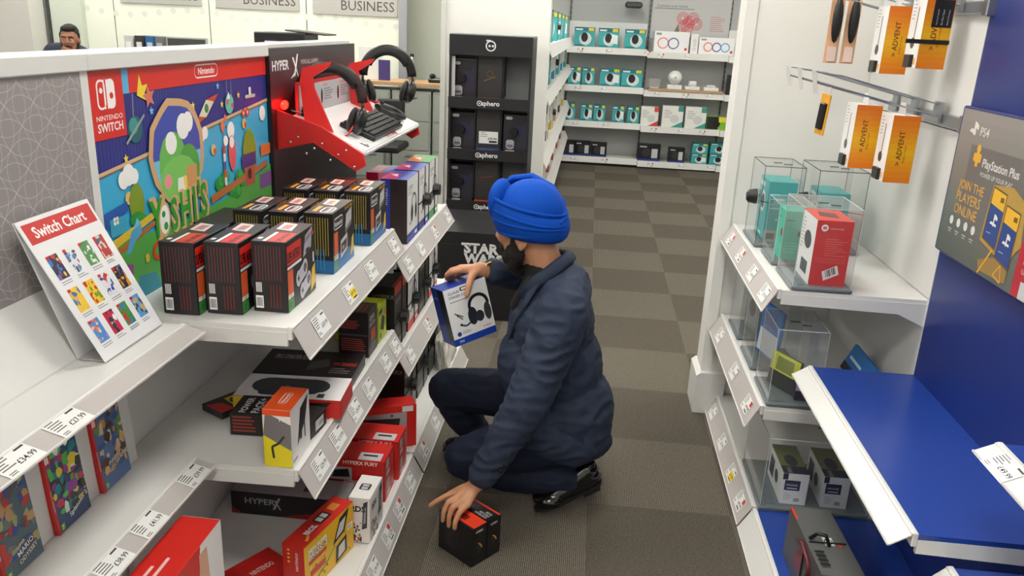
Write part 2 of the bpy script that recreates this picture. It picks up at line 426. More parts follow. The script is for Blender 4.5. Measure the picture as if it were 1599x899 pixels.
def shelf(xb, xf, y0, y1, z, side, strip, label, tickets=(), m=None, stripm=None, brk=True, thick=0.03, ends=True):
    """side=+1: left shelving (front towards +X); -1: right shelving. strip: (dx, dz) of the ticket strip's cross-section"""
    s = side; m = m or WHITE; stripm = stripm or GREYSTRIP
    root = empty('shelf', ((xb+xf)/2, (y0+y1)/2, z)); L = Vector(root.location)
    tag(root, label, 'shelf')
    def loc(p): return tuple(Vector(p)-L)
    mb = MB(); mb.bb(loc((xb, y0+.004, z-.012)), loc((xf-s*.012, y1-.004, z)))
    mb.build('shelf_board', m, root)
    mb = MB(); mb.bb(loc((xf-s*.012, y0+.002, z-thick)), loc((xf, y1-.002, z+.004)), .002); mb.build('front_rail', WHITE, root)
    if brk:
        for yy in (y0+.002, y1-.012):
            P = [(xb, z-.012), (xf-s*.012, z-.012), (xf-s*.012, z-.045), (xb+s*.08, z-.05), (xb, z-.085)]
            b = MB().prism([(u-L.x, v-L.z) for u, v in P], 'y', yy-L.y, yy+.01-L.y); b.build('bracket', WHITE, root)
    if z < .12: MB().bb(loc((xb, y0+.002, 0.001)), loc((xf-s*.014, y1-.002, z-.013))).build('plinth', mat('dark_plinth', (60, 58, 56), .5), root)
    dx, dz = strip; nrm = Vector((-dz*s if dz < 0 else dz*s, 0, dx)).normalized()
    nrm = Vector((abs(dz)*s, 0, abs(dx))).normalized()
    a = Vector((xf+s*.001, 0, z)); b = Vector((xf+s*(dx+.001), 0, z+dz)); t = nrm*.003
    P = [(q.x-L.x, q.z-L.z) for q in (a, b, b-t, a-t)]
    st = MB().prism(P, 'y', y0+.003-L.y, y1-.003-L.y).build('ticket_strip', stripm, root)
    ln = math.hypot(dx, dz)
    lip = MB()
    for q in (a, b): lip.box((q.x-L.x, (y0+y1)/2-L.y, q.z-L.z), (.004, y1-y0-.006, .004))
    lip.build('strip_edging', WHITE, root)
    d = (a-b).normalized()
    for (yy, kind, price) in tickets:
        me = price_mesh(kind, price); o = bpy.data.objects.new('price_label', me); link(o, st)
        xdir = Vector((0, s, 0)); c = b + d*(ln/2-.026)
        og = Vector((c.x, yy - s*.0425, c.z)) - L
        mm = frame(og, xdir, d); mm.translation += (mm.to_3x3() @ Vector((0, 0, .0012))); o.matrix_local = mm
    return root

STEEP = (.04, -.073); FLAT = (.046, -.014)
# ---- left shelving: three bays
def bay_left(y0, y1, label, post=True):
    root = empty('shelving_bay', (-1.12, (y0+y1)/2, 0)); tag(root, label, 'shelving'); L = Vector(root.location)
    def bb(a, b, bev=0): return MB().bb(tuple(Vector(a)-L), tuple(Vector(b)-L), bev)
    bb((-1.14, y0, 0), (-1.102, y1, 1.462)).build('back_panel', WHITE, root)
    bb((-1.17, y0, 1.462), (-1.075 if y0 < 2 else -1.101, y1, 1.50), .003).build('top_cap', WHITE, root)
    if post: bb((-1.1, y1-.028, .055), (-1.084, y1+.008, 1.462)).build('upright_post', WHITE, root)
    return root
B0 = bay_left(.55, 1.69, 'white shelving bay nearest on the left with grey circle-patterned upper panel')
B1 = bay_left(1.69, 2.69, 'white left shelving bay below the red and blue game poster', False)
B2 = bay_left(2.69, 3.69, 'left shelving bay at the far end below the black and red header', False)
gp = Art(1.1, .42); s_ = .082; gp.rect(0, 0, 1, 1, (150, 143, 143))
for i in range(-1, 16):
    for j in range(-1, 8):
        for q in (0, .5):
            u = (i+q)*s_*1.0/1.1; v = (j+q)*s_/.42
            r = .058
            # arcs clipped to the panel
            for k in range(28):
                t0 = 2*math.pi*k/28; t1 = 2*math.pi*(k+1)/28; ok = True; pts = []
                for t in (t0, t1):
                    x = u+r*math.cos(t)/1.1; y = v+r*math.sin(t)/.42; pts.append((x, y)); ok &= 0 < x < 1 and 0 < y < 1
                if ok: gp.k = 3; gp.line(pts, .0011, (196, 190, 188))
gpo = MB().bb((-.006, -.55, 0), (.006, .55, .42)).build('patterned_panel', card((150, 143, 143)), B0); gpo.location = (-1.09+1.12, 1.12-1.12, 1.043)
gp.build('circle_pattern', gpo, frame((.006, -.55, 0), (0, 1, 0), (0, 0, 1)))
rs = MB().prism([(-1.1, 1.045), (-1.085, 1.045), (-1.02, .905), (-1.02, .9), (-1.1, .9)], 'y', .56, 1.66).build('sloped_backing', WHITE, B0); rs.location = -Vector(B0.location)
rs = MB().prism([(-1.1, .86), (-1.06, .86), (-1.042, .552), (-1.1, .552)], 'y', .56, 1.66).build('sloped_backing', WHITE, B0); rs.location = -Vector(B0.location)

shelf(-1.1, -.905, .6, 1.69, .90, 1, FLAT, 'upper narrow white shelf on the left holding the chart stand', [(1.21, 'plain', '£27.99'), (1.075, 'plain', '£34.99')])
shelf(-1.1, -.905, .6, 1.69, .55, 1, FLAT, 'lower narrow white shelf on the left holding three game cases', [(1.62, 'plain', '£39.99'), (1.42, 'plain', '£41.99'), (1.285, 'plain', '£38.99')])
shelf(-1.1, -.655, 1.70, 2.69, .905, 1, STEEP, 'deep white shelf holding the retro console boxes', [(1.84, 'plain', '£69.99'), (2.09, 'yellow', '£49.99'), (2.31, 'plain', '£49.99'), (2.6, 'plain', '£49.99')])
shelf(-1.1, -.655, 1.70, 2.69, .53, 1, STEEP, 'deep white shelf below the retro consoles with accessory boxes', [(1.80, 'plain', '£29.99'), (1.95, 'plain', '£19.99'), (2.12, 'plain', '£24.99'), (2.27, 'plain', '£14.99'), (2.48, 'plain', '£24.99'), (2.62, 'plain', '£29.99')])
shelf(-1.1, -.565, 1.70, 2.60, .085, 1, STEEP, 'bottom left shelf holding red and yellow console boxes', [(1.98, 'plain', '£79.99'), (2.15, 'red', '£129'), (2.30, 'red', '£149'), (2.47, 'plain', '£99.99')], brk=False)
shelf(-1.1, -.565, .6, 1.69, .085, 1, STEEP, 'nearest bottom left shelf under the red console box', [], brk=False)
shelf(-1.1, -.65, 2.70, 3.69, .785, 1, STEEP, 'upper shelf of the far left bay with white headset boxes', [(2.80, 'plain', '£89.99'), (3.02, 'plain', '£69.99'), (3.30, 'red', '£59.99'), (3.6, 'plain', '£79.99')])
shelf(-1.1, -.645, 2.70, 3.69, .42, 1, STEEP, 'middle shelf of the far left bay with black headset boxes', [(2.82, 'plain', '£99.99'), (3.15, 'red', '£79.99'), (3.5, 'plain', '£49.99')])
shelf(-1.1, -.565, 2.61, 3.69, .085, 1, STEEP, 'bottom shelf of the far left bay by the knee', [(2.70, 'red', '£79.99'), (2.93, 'plain', '£59.99')], brk=False)

# ---- right shelving
def bay_right(y0, y1, label, m, cap=True):
    root = empty('shelving_bay', (1.06, (y0+y1)/2, 0)); tag(root, label, 'shelving'); L = Vector(root.location)
    def bb(a, b, bev=0): return MB().bb(tuple(Vector(a)-L), tuple(Vector(b)-L), bev)
    zs = [0.0, .86, 1.36, 2.1] if m is WHITE else [0, 2.1]
    for a, b in zip(zs[:-1], zs[1:]): bb((1.056, y0+.002, a+.001), (1.074, y1-.002, b-.002)).build('back_panel', m, root)
    return root
bay_right(2.45, 3.36, 'white right-hand shelving bay with clear security cases', WHITE)
bay_right(1.55, 2.45, 'blue right-hand shelving bay with the grey console poster', BLUED)
bay_right(.65, 1.55, 'nearest blue shelving bay at the right edge of the picture', BLUED)
shelf(1.056, .61, 2.455, 3.355, .855, -1, STEEP, 'white right shelf holding the red box in a clear case', [(3.24, 'red', '£59.99'), (3.0, 'red', '£49.99'), (2.76, 'plain', '£99.99'), (2.54, 'plain', '£79.99')])
shelf(1.056, .61, 2.455, 3.355, .458, -1, (.04, -.078), 'white right shelf in the middle with low clear cases', [(3.2, 'plain', '£29.99'), (2.83, 'plain', '£39.99'), (2.55, 'red', '£49.99')])
shelf(1.056, .635, 2.455, 3.355, .085, -1, (.043, -.074), 'bottom white right shelf with two speaker boxes in a case', [(3.25, 'plain', '£19.99'), (2.98, 'plain', '£29.99'), (2.74, 'yellow', '£34.99'), (2.55, 'red', '£49.99')], brk=False)
shelf(1.056, .735, 1.545, 2.45, .615, -1, (.045, -.03), 'wide blue shelf with white edging on the right', [], m=BLUE, stripm=WHITE)
shelf(1.056, .635, 1.545, 2.45, .085, -1, (.043, -.074), 'bottom blue shelf carrying the grey headphone box', [], m=BLUE, stripm=WHITE, brk=False)
shelf(1.056, .85, .7, 1.545, .845, -1, (.04, -.02), 'blue shelf corner with a price label at the right edge', [(1.46, 'plain', '£49.99')], m=BLUE, stripm=WHITE)
shelf(1.056, .81, .7, 1.535, .555, -1, (.03, -.03), 'lowest blue shelf corner at the bottom right edge', [], m=BLUE, stripm=WHITE)
# ---- far wall shelving
BAYX = [-.36, .585, 1.53, 2.48]
FZ = [[1.385, .945, .525, .1], [1.365, .925, .505, .085], [1.355, .915, .50, .075]]
GREYW = mat('grey_far_panel', (176, 178, 178), .5, noise_amt=.02)
PERF = mat('slotted_post', (120, 122, 124), .5)
for bi in range(3):
    root = empty('shelving_bay', ((BAYX[bi]+BAYX[bi+1])/2, 10.34, 0)); L = Vector(root.location)
    tag(root, ['far wall shelving bay on the left with teal webcam boxes', 'far wall shelving bay in the middle with the round white speaker', 'far wall shelving bay on the right beside the white column'][bi], 'shelving')
    MB().bb(tuple(Vector((BAYX[bi], 10.33, 0))-L), tuple(Vector((BAYX[bi+1], 10.35, 2.4))-L)).build('back_panel', GREYW, root)
    po = MB()
    po.bb(tuple(Vector((BAYX[bi]+.001, 10.315, .1))-L), tuple(Vector((BAYX[bi]+.025, 10.33, 2.4))-L)); po.build('slotted_post', PERF, root)
    sl = MB()
    for k in range(38): sl.box(tuple(Vector((BAYX[bi]+.013, 10.313, .15+k*.06))-L), (.007, .004, .035))
    sl.build('post_slots', BLACKM, root)['kind'] = 'stuff'
    for si, z in enumerate(FZ[bi]):
        pos = ['top', 'second', 'third', 'bottom'][si]; bn = ['left', 'middle', 'right'][bi]
        s = empty('shelf', ((BAYX[bi]+BAYX[bi+1])/2, 10.2, z)); tag(s, '%s white shelf of the %s bay on the far wall' % (pos, bn), 'shelf'); w_ = BAYX[bi+1]-BAYX[bi]-.006
        MB().box((0, -.03, -.012), (w_, .28, .024)).build('shelf_board', WHITE, s)
        if si == 3: MB().box((0, -.03, -z/2-.015), (w_, .24, z-.035)).build('kick_plate', BLACKM, s)
        st = MB().box((0, -.172, -.03), (w_, .008, .075), Matrix.Rotation(R(-12), 3, 'X')).build('ticket_strip', mat('pale_strip', (214, 213, 210), .3), s)
        rnd = random.Random(bi*10+si)
        for k in range(rnd.choice((2, 3))):
            o = bpy.data.objects.new('price_label', price_mesh(rnd.choice(('plain', 'red', 'plain')), '£39.99')); link(o, st)
            o.matrix_local = frame((-w_*.38+k*.36*rnd.uniform(.8, 1.1), -.182, -.06), (1, 0, 0), (0, 0, 1))
# ================================================================== LEFT: POSTERS AND STANDS
RED = (214, 42, 34); NAVY = (38, 44, 120); SKY = (58, 172, 214)
def logo_pill(a, u, v, w, h, c, bg, txt='Nintendo'):
    a.rrect(u-w/2, v-h/2, u+w/2, v+h/2, c, .45); a.rrect(u-w/2+.012*w, v-h/2+.1*h, u+w/2-.012*w, v+h/2-.1*h, bg, .45)
    a.text(txt, u, v-h*.22, h*.48, c, 'c', bold=.015, maxw=w*.84)
def game_poster():
    W, H = .985, .60; HB = .592
    root = empty('game_poster', (-1.096, 2.199, .868)); root.rotation_euler = (0, 0, LFT)
    tag(root, 'large printed game poster in red and blue above the retro consoles', 'poster')
    MB().box((0, 0, HB/2), (W, .008, HB)).build('poster_board', card((236, 236, 232)), root)
    a = Art(W, H)
    u = lambda y: (y-1.707)/W          # world Y and Z to poster coordinates
    v = lambda z: (z-.868)/H
    a.rect(0, 0, 1, 1, SKY)
    a.poly([(0, .605), (1, .755), (1, .93), (0, .93)], NAVY)
    for k in range(70):
        x = .004+k*.0143; a.k = 4; a.rect(x, .607+x*.148, x+.005, .93, (50, 58, 146))
    a.k = 80
    a.line([(0, .605), (1, .755)], .012, (214, 180, 140)); a.line([(0, .598), (1, .748)], .003, (120, 90, 70))
    a.rect(0, .893, 1, 1, RED)
    a.rect(.132, .893, .158, 1, (84, 178, 220)); a.rect(.132, .735, .158, .893, NAVY)
    a.rect(0, .735, .132, 1, RED)
    WH = (246, 241, 239)
    a.rrect(.026, .845, .060, .955, WH, .42); a.rrect(.031, .853, .0575, .947, RED, .40); a.rect(.0535, .846, .0578, .954, WH); a.ell(.043, .915, .0065, WH)
    a.rrect(.064, .845, .098, .955, WH, .42); a.rect(.064, .846, .07, .954, WH); a.ell(.083, .893, .0075, RED)
    a.text('NINTENDO', .068, .805, .019, WH, 'c', bold=.004, sx=1.25, maxw=.105); a.text('SWITCH', .068, .763, .031, WH, 'c', bold=.02, maxw=.11)
    logo_pill(a, .565, .947, .145, .062, WH, RED)
    a.poly([(.190, .88), (.207, .96), (.217, .915), (.243, .92), (.226, .885), (.232, .855), (.208, .868)], (236, 208, 56)); a.star(.245, .868, .030, (214, 120, 100), rot=100)
    a.line([(.170, .89), (.165, .79)], .002, (200, 180, 160)); a.ell(.168, .75, .033, (26, 100, 104)); a.ell(.163, .765, .02, (60, 150, 146)); a.line([(.125, .70), (.215, .80)], .007, (150, 156, 162))
    a.poly([(.50, .745), (.545, .735), (.60, .80), (.55, .815)], (222, 214, 186)); a.poly([(.55, .815), (.60, .80), (.63, .835)], (206, 70, 40)); a.poly([(.50, .745), (.545, .735), (.497, .715)], (190, 84, 44)); a.ell(.55, .775, .013, (60, 130, 70))
    a.line([(.69, .89), (.69, .80)], .0015, (180, 170, 160)); a.line([(.72, .89), (.72, .80)], .0015, (180, 170, 160)); a.ell(.703, .775, .03, (98, 190, 170)); a.ell(.69, .785, .008, (220, 80, 90)); a.ell(.722, .765, .008, (220, 80, 90)); a.poly([(.685, .80), (.71, .80), (.70, .835)], (226, 224, 220))
    a.rrect(.82, .785, .90, .803, (196, 184, 176), .5); a.rect(.85, .80, .868, .84, (226, 224, 220))
    for q in ((.25, .81), (.47, .80), (.63, .87), (.77, .81), (.115, .645), (.65, .78)): a.star(q[0], q[1], .012, random.choice(((235, 214, 80), (120, 190, 230))))
    for cx, cy, r in ((.095, .565, .022), (.119, .58, .027), (.142, .568, .02), (.51, .655, .018), (.53, .665, .018), (.95, .69, .025), (.70, .645, .026), (.66, .60, .016)): a.ell(cx, cy, r, (240, 240, 238))
    for cx, cy, r in ((.645, .675, .013), (.665, .71, .009)): a.ell(cx, cy, r, (222, 120, 84), rv=r*2.2); a.rect(cx-.004, cy-.045, cx+.004, cy-.035, (150, 90, 50))
    for cx in (.80, .83): a.ell(cx, .715, .014, (206, 62, 54)); a.ell(cx, .715, .006, (236, 200, 190))
    for cx, cy in ((.80, .66), (.575, .575), (.11, .49)): a.ell(cx, cy, .016, (214, 190, 120)); a.ell(cx+.008, cy-.01, .01, (196, 90, 60))
    a.poly([(0, 0), (1, 0), (1, .40), (.8, .35), (.6, .31), (.3, .30), (.1, .33), (0, .30)], (86, 166, 74))
    a.poly([(0, .395), (.10, .44), (.10, .48), (0, .46)], (40, 88, 170)); a.ell(.143, .455, .034, (124, 150, 40), rv=.085); a.ell(.136, .395, .03, (44, 140, 60), rv=.03); a.ell(.155, .38, .03, (52, 152, 66), rv=.03)
    a.rect(.02, .36, .085, .43, (64, 160, 190)); a.rect(.036, .405, .056, .435, (236, 238, 232)); a.rect(.045, .405, .047, .435, (30, 50, 60)); a.rect(.036, .419, .056, .421, (30, 50, 60))
    a.poly([(0, .34), (.22, .40), (.22, .37), (0, .30)], (222, 190, 60)); a.poly([(.02, .30), (.22, .36), (.22, .34), (.02, .27)], (176, 108, 56))
    a.poly([(.075, .27), (.095, .27), (.12, .31), (.15, .33), (.15, .37), (.105, .355)], (84, 164, 208)); a.poly([(.115, .36), (.135, .40), (.15, .37)], (110, 184, 222))
    a.poly([(.0, .05), (.08, .03), (.10, .22), (.02, .25)], (150, 70, 150)); a.poly([(.1, .0), (.25, .0), (.2, .14), (.12, .16)], (40, 140, 160))
    a.ell(.83, .48, .055, (124, 150, 40), rv=.15); a.ell(.70, .53, .026, (222, 90, 100), rv=.09); a.ell(.70, .585, .016, (240, 236, 232), rv=.03)
    for cx, cy in ((.60, .40), (.64, .42), (.74, .40), (.77, .37), (.69, .34), (.72, .32)): a.ell(cx, cy, .03, (44, 140, 60), rv=.035); a.ell(cx+.01, cy+.01, .015, (70, 166, 76))
    a.poly([(.54, .36), (.97, .43), (.97, .40), (.54, .32)], (180, 110, 58)); a.rect(.765, .43, .875, .50, (64, 50, 118)); a.rect(.785, .33, .86, .43, (176, 84, 62)); a.rect(.92, .46, 1, .52, (226, 120, 50)); a.rect(.9, .28, 1, .36, (120, 84, 150)); a.ell(.82, .39, .016, (80, 30, 30), rv=.03)
    for k in range(5): a.rect(.635, .38+k*.04, .65, .42+k*.04, ((230, 226, 220), (200, 60, 60), (60, 90, 170))[k % 3])
    rnd = random.Random(3); P = []
    for k in range(24):
        t = 2*math.pi*k/24; q = rnd.uniform(.96, 1.03); P.append((.365+.150*q*math.cos(t), .62+.235*q*math.sin(t)))
    a.poly(P, (206, 164, 118)); a.poly([(.365+(x-.365)*.86, .62+(y-.62)*.86) for x, y in P], (60, 78, 170)); a.poly([(.365+(x-.365)*.86, min(.60, .62+(y-.62)*.86)) for x, y in P], (112, 190, 220))
    a.ell(.335, .56, .075, (104, 182, 84), rv=.15); a.ell(.42, .53, .06, (76, 160, 70), rv=.11); a.ell(.36, .50, .10, (120, 196, 92), rv=.10); a.ell(.40, .72, .035, (240, 240, 236)); a.ell(.43, .735, .028, (240, 240, 236)); a.ell(.30, .50, .02, (236, 150, 150)); a.ell(.39, .47, .02, (240, 210, 90)); a.poly([(.40, .44), (.46, .44), (.46, .54), (.40, .54)], (206, 150, 96)); a.ell(.33, .66, .03, (240, 240, 236)); a.poly([(.345, .44), (.385, .44), (.38, .50), (.35, .50)], (238, 236, 230))
    for t, x, y, q in (('Y', .192, .285, .155), ('O', .245, .29, .12), ('S', .297, .285, .135), ('H', .352, .285, .145), ('I', .425, .285, .15), ("'", .455, .30, .15), ('S', .468, .285, .15)):
        if t == 'O':
            a.ell(.264, .345, .031, (214, 170, 116), rv=.078, rot=-.1); a.ell(.264, .345, .024, (240, 242, 236), rv=.064, rot=-.1); a.ell(.268, .315, .011, (52, 150, 58)); a.ell(.260, .37, .009, (52, 150, 58))
        else: a.text(t, x, y, q, (214, 170, 116), 'l', bold=.09, sx=.68)
    a.k += 3
    for t, x, y, q in (('Y', .192, .285, .155), ('S', .297, .285, .135), ('H', .352, .285, .145), ('I', .425, .285, .15), ("'", .455, .30, .15), ('S', .468, .285, .15)): a.text(t, x, y, q, (48, 150, 52), 'l', bold=.03, sx=.68)
    a.text('C', .19, .19, .075, (206, 70, 40), bold=.05); a.rrect(.155, .20, .172, .235, (214, 190, 60), .2); a.text('THE', .505, .245, .03, (230, 235, 240), bold=.02)
    a.V = [(x, min(y, HB), z) for x, y, z in a.V]
    a.build('printed_poster', root, frame((-W/2, -.004, 0), (1, 0, 0), (0, 0, 1)))
game_poster()

def header_panel():
    W, H = .99, .70
    root = empty('display_header', (-1.088, 3.19, .787)); root.rotation_euler = (0, 0, LFT); tag(root, 'black and red display header panel behind the headset stand', 'display panel')
    MB().box((0, 0, H/2), (W, .02, H)).build('panel_board', card((22, 20, 22)), root)
    a = Art(W, H)
    n = 26
    for k in range(n):
        t = k/(n-1); 
        if t < .5: c = (16+int(t*30), 14, 16)
        elif t < .72: q = (t-.5)/.22; c = (int(30+70*q), 16, 20)
        else: q = (t-.72)/.28; c = (int(100-30*q), int(20+46*q), int(26+42*q))
        a.rect(0, k/n, 1, (k+1)/n, c)
    a.text('HYPER', .022, .895, .045, (240, 240, 240), bold=.02, sx=1.15); a.poly([(.262, .965), (.276, .965), (.242, .86), (.19, .845), (.232, .875)], (240, 240, 240)); a.poly([(.212, .95), (.227, .95), (.282, .835), (.269, .85)], (240, 240, 240))
    a.text("WE'RE ALL GAMERS", .30, .912, .022, (214, 212, 212), maxw=.32)
    a.build('printed_panel', root, frame((-W/2, -.01, 0), (1, 0, 0), (0, 0, 1)))
header_panel()

def demo_stand():
    # sloping tray projecting from the header, facing the aisle
    root = empty('headset_demo_stand', (-.93, 3.2, .786)); tag(root, 'red and white sloping demo stand with a keyboard tray', 'display stand'); L = Vector(root.location)
    def T(p): return tuple(Vector(p)-L)
    for yy in (2.735, 3.62):
        P = [(-1.075, 1.15), (-.95, 1.18), (-.80, 1.09), (-.765, 1.112), (-.775, 1.15), (-.92, 1.235), (-1.075, 1.285)]
        MB().prism([(x-L.x, z-L.z) for x, z in P], 'y', yy-L.y, yy+.012-L.y).build('side_panel', REDP, root)
    a = Vector((-1.05, 0, 1.245)); b = Vector((-.77, 0, 1.138)); d = (b-a).normalized(); n = Vector((-d.z, 0, d.x)); n = n if n.z > 0 else -n
    P = [(q.x-L.x, q.z-L.z) for q in (a, b, b+n*.022, a+n*.022)]
    mb = MB().prism(P, 'y', 2.748-L.y, 3.618-L.y); es = [e for e in mb.bm.edges]; bmesh.ops.bevel(mb.bm, geom=es, offset=.006, segments=2, affect='EDGES'); mb.build('tray', mat('gloss_white', (236, 236, 236), .2), root)
    ar = Art(.87, .29); ar.text('HYPER', .40, .05, .09, (200, 40, 40), bold=.02, sx=1.1); ar.poly([(.56, .2), (.575, .2), (.555, .04), (.53, .02)], (200, 40, 40)); ar.text('E-', .07, .06, .10, (50, 50, 50), bold=.03); ar.rect(.25, .25, .30, .30, (220, 220, 222))
    og = b+n*.0225+Vector((0, 2.748, 0)); ar.build('tray_lettering', root, frame(Vector(og)-L, (0, 1, 0), tuple(-d)))
    # information strip at the back
    pa = Vector((-1.045, 2.80, 1.235)); up = Vector((-.12, 0, 1)).normalized()
    q = MB().box((0, 0, .055), (.82, .01, .125)).build('information_board', card((200, 42, 40)), root); q.location = T((-1.03, 3.22, 1.255)); q.rotation_euler = (R(0), 0, LFT)
    ar = Art(.80, .105); ar.rect(0, 0, 1, 1, (176, 178, 182))
    for k in range(4):
        x = .03+k*.25; ar.lines(x+.06, .3, x+.2, .75, 5, (110, 112, 118), .4, seed=k); ar.text(('headset', 'mouse', 'mouse mat', 'keyboard')[k].upper(), x+.05, .82, .10, (206, 60, 56), maxw=.14)
        ar.ell(x+.025, .5, .014, (40, 40, 44), rv=.26)
    ar.build('printed_board', q, frame((-.40, -.005, .002), (1, 0, 0), (0, 0, 1)))
    for yy, xx, hh in ((2.79, -.955, .245), (3.40, -.97, .235)):
        P = [(xx-.075, 0), (xx+.075, 0), (xx+.075, -.02), (xx-.075, -.02)]
        # upright hanger: tapering red plate leaning over to the front
        zz = 1.20
        pts = [(xx+.075, zz-.03), (xx-.04, zz+.02), (xx-.055, zz+.18), (xx-.045, zz+hh-.02), (xx+.06, zz+hh+.005), (xx+.05, zz+hh-.012), (xx-.01, zz+hh-.05), (xx-.005, zz+.16)]
        MB().prism([(x-L.x, z-L.z) for x, z in pts], 'y', yy-L.y, yy+.012-L.y).build('headset_hanger', REDP, root)
    bo = MB(); rnd = random.Random(5)
    for k in range(9): bo.ball(T((-1.03+.028*k, 2.734, 1.178-.006*k+.028*math.sin(k*2.1))), .0045, n=6)
    bo.build('bolts', STEEL, root)
    MB().ball(T((-1.062, 2.775, 1.298)), (.010, .03, .016)).build('glowing_lamp', mat('red_led', (255, 20, 12), .4, noise_amt=0, emit=14), root)
    MB().ball(T((-.88, 2.95, 1.115)), (.03, .05, .006)).build('under_lamp', mat('red_led', (255, 20, 12)), root)
    MB().tube([T((-1.04, 2.78, 1.28)), T((-1.0, 2.80, 1.27)), T((-.97, 2.84, 1.225)), T((-.95, 2.88, 1.225))], .003, 6).build('cable', BLACK, root)
    return n, d
TN, TD = demo_stand()

def tray_rot():   # local x -> +Y, local y -> up the tray (towards back), z -> normal
    x = Vector((0, 1, 0)); y = -TD; z = x.cross(y)
    return Matrix((x, y, z)).transposed()
TR = tray_rot()
def on_tray(t, y, h=0.0235):   # t = distance from the front edge
    return Vector((-.77, y, 1.138)) - TD*t + TN*h
def keyboard():
    root = empty('keyboard'); m = TR.to_4x4(); m.translation = on_tray(.095, 3.14); root.matrix_world = m
    tag(root, 'black mechanical keyboard lying on the white demo tray', 'keyboard')
    MB().box((0, 0, .008), (.44, .14, .016), None, .003).build('keyboard_case', BLACK, root)
    kb = mat('key_caps', (30, 30, 33), .4); kme = None
    for r_ in range(5):
        for c_ in range(17):
            if kme is None:
                mb = MB(); mb.prism([(-.010, -.009), (.010, -.009), (.010, .009), (-.010, .009)], 'z', 0, .009); me = bpy.data.meshes.new('key'); mb.bm.to_mesh(me); mb.bm.free(); me.materials.append(kb); kme = me
            o = bpy.data.objects.new('key', kme); link(o, root); o.location = (-.203+c_*.0254, -.05+r_*.025, .016)
keyboard()
def headset(name, label, c, rz, rad, tilt, accent, cable=None):
    root = empty(name, c, rz); root.rotation_euler = (tilt, 0, rz); tag(root, label, 'headset')
    N = 20; pts = []
    for k in range(N+1):
        t = math.pi*(k/N); pts.append((rad*math.cos(t), 0, rad*1.06*math.sin(t)))
    MB().tube(pts, [(.006, .019)]*(N+1), 8).build('headband', accent, root, True)
    MB().tube([(x*.90, y, z*.92) for x, y, z in pts[3:-3]], [(.008, .017)]*(N-5), 8).build('headband_pad', BLACKM, root, True)
    MB().tube([(x*1.10, y+.004, z*1.05) for x, y, z in pts[2:-2]], .0025, 6).build('wire_arch', STEEL, root, True)
    for s in (-1, 1):
        yk = MB(); yk.tube([(s*rad, 0, .0), (s*rad*1.02, 0, -.025), (s*rad*.98, .02, -.05)], .006, 6); yk.build('yoke', BLACK, root, True)
        cup = MB(); rt = Matrix.Rotation(R(16*s), 3, 'Y')
        cup.ball((s*rad*.90, 0, -.065), (.026, .042, .05), rt, 16); cup.build('ear_cup', BLACK, root, True)
        cu = MB(); cu.ball((s*(rad*.90-.024), 0, -.062), (.017, .040, .048), rt, 16); cu.build('ear_cushion', BLACKM, root, True)
    if cable: MB().tube(cable, .0035, 6).build('cable', mat('red_cable', (206, 50, 40), .4), root, True)
    return root
headset('headset', 'brown and black headset with a red cable on the nearer red hanger', (-.93, 2.87, 1.31), R(5), .115, R(0), mat('brown_band', (46, 28, 28), .4), cable=[(.098, 0, -.02), (.10, -.02, -.06), (.07, -.05, -.11), (.02, -.06, -.13)])
headset('headset', 'black headset with a steel arch on the farther red hanger', (-.885, 3.52, 1.365), R(14), .104, R(0), BLACK)
def mouse_pad_rest():
    root = empty('computer_mouse'); m = TR.to_4x4(); m.translation = on_tray(.12, 3.5); root.matrix_world = m; tag(root, 'black gaming mouse on the far end of the demo tray', 'mouse')
    MB().ball((0, 0, .016), (.05, .075, .024), None, 16).build('mouse_shell', BLACK, root, True)
    MB().cyl((-.006, .045, .032), (.006, .045, .032), .010).build('scroll_wheel', BLACKM, root)
mouse_pad_rest()

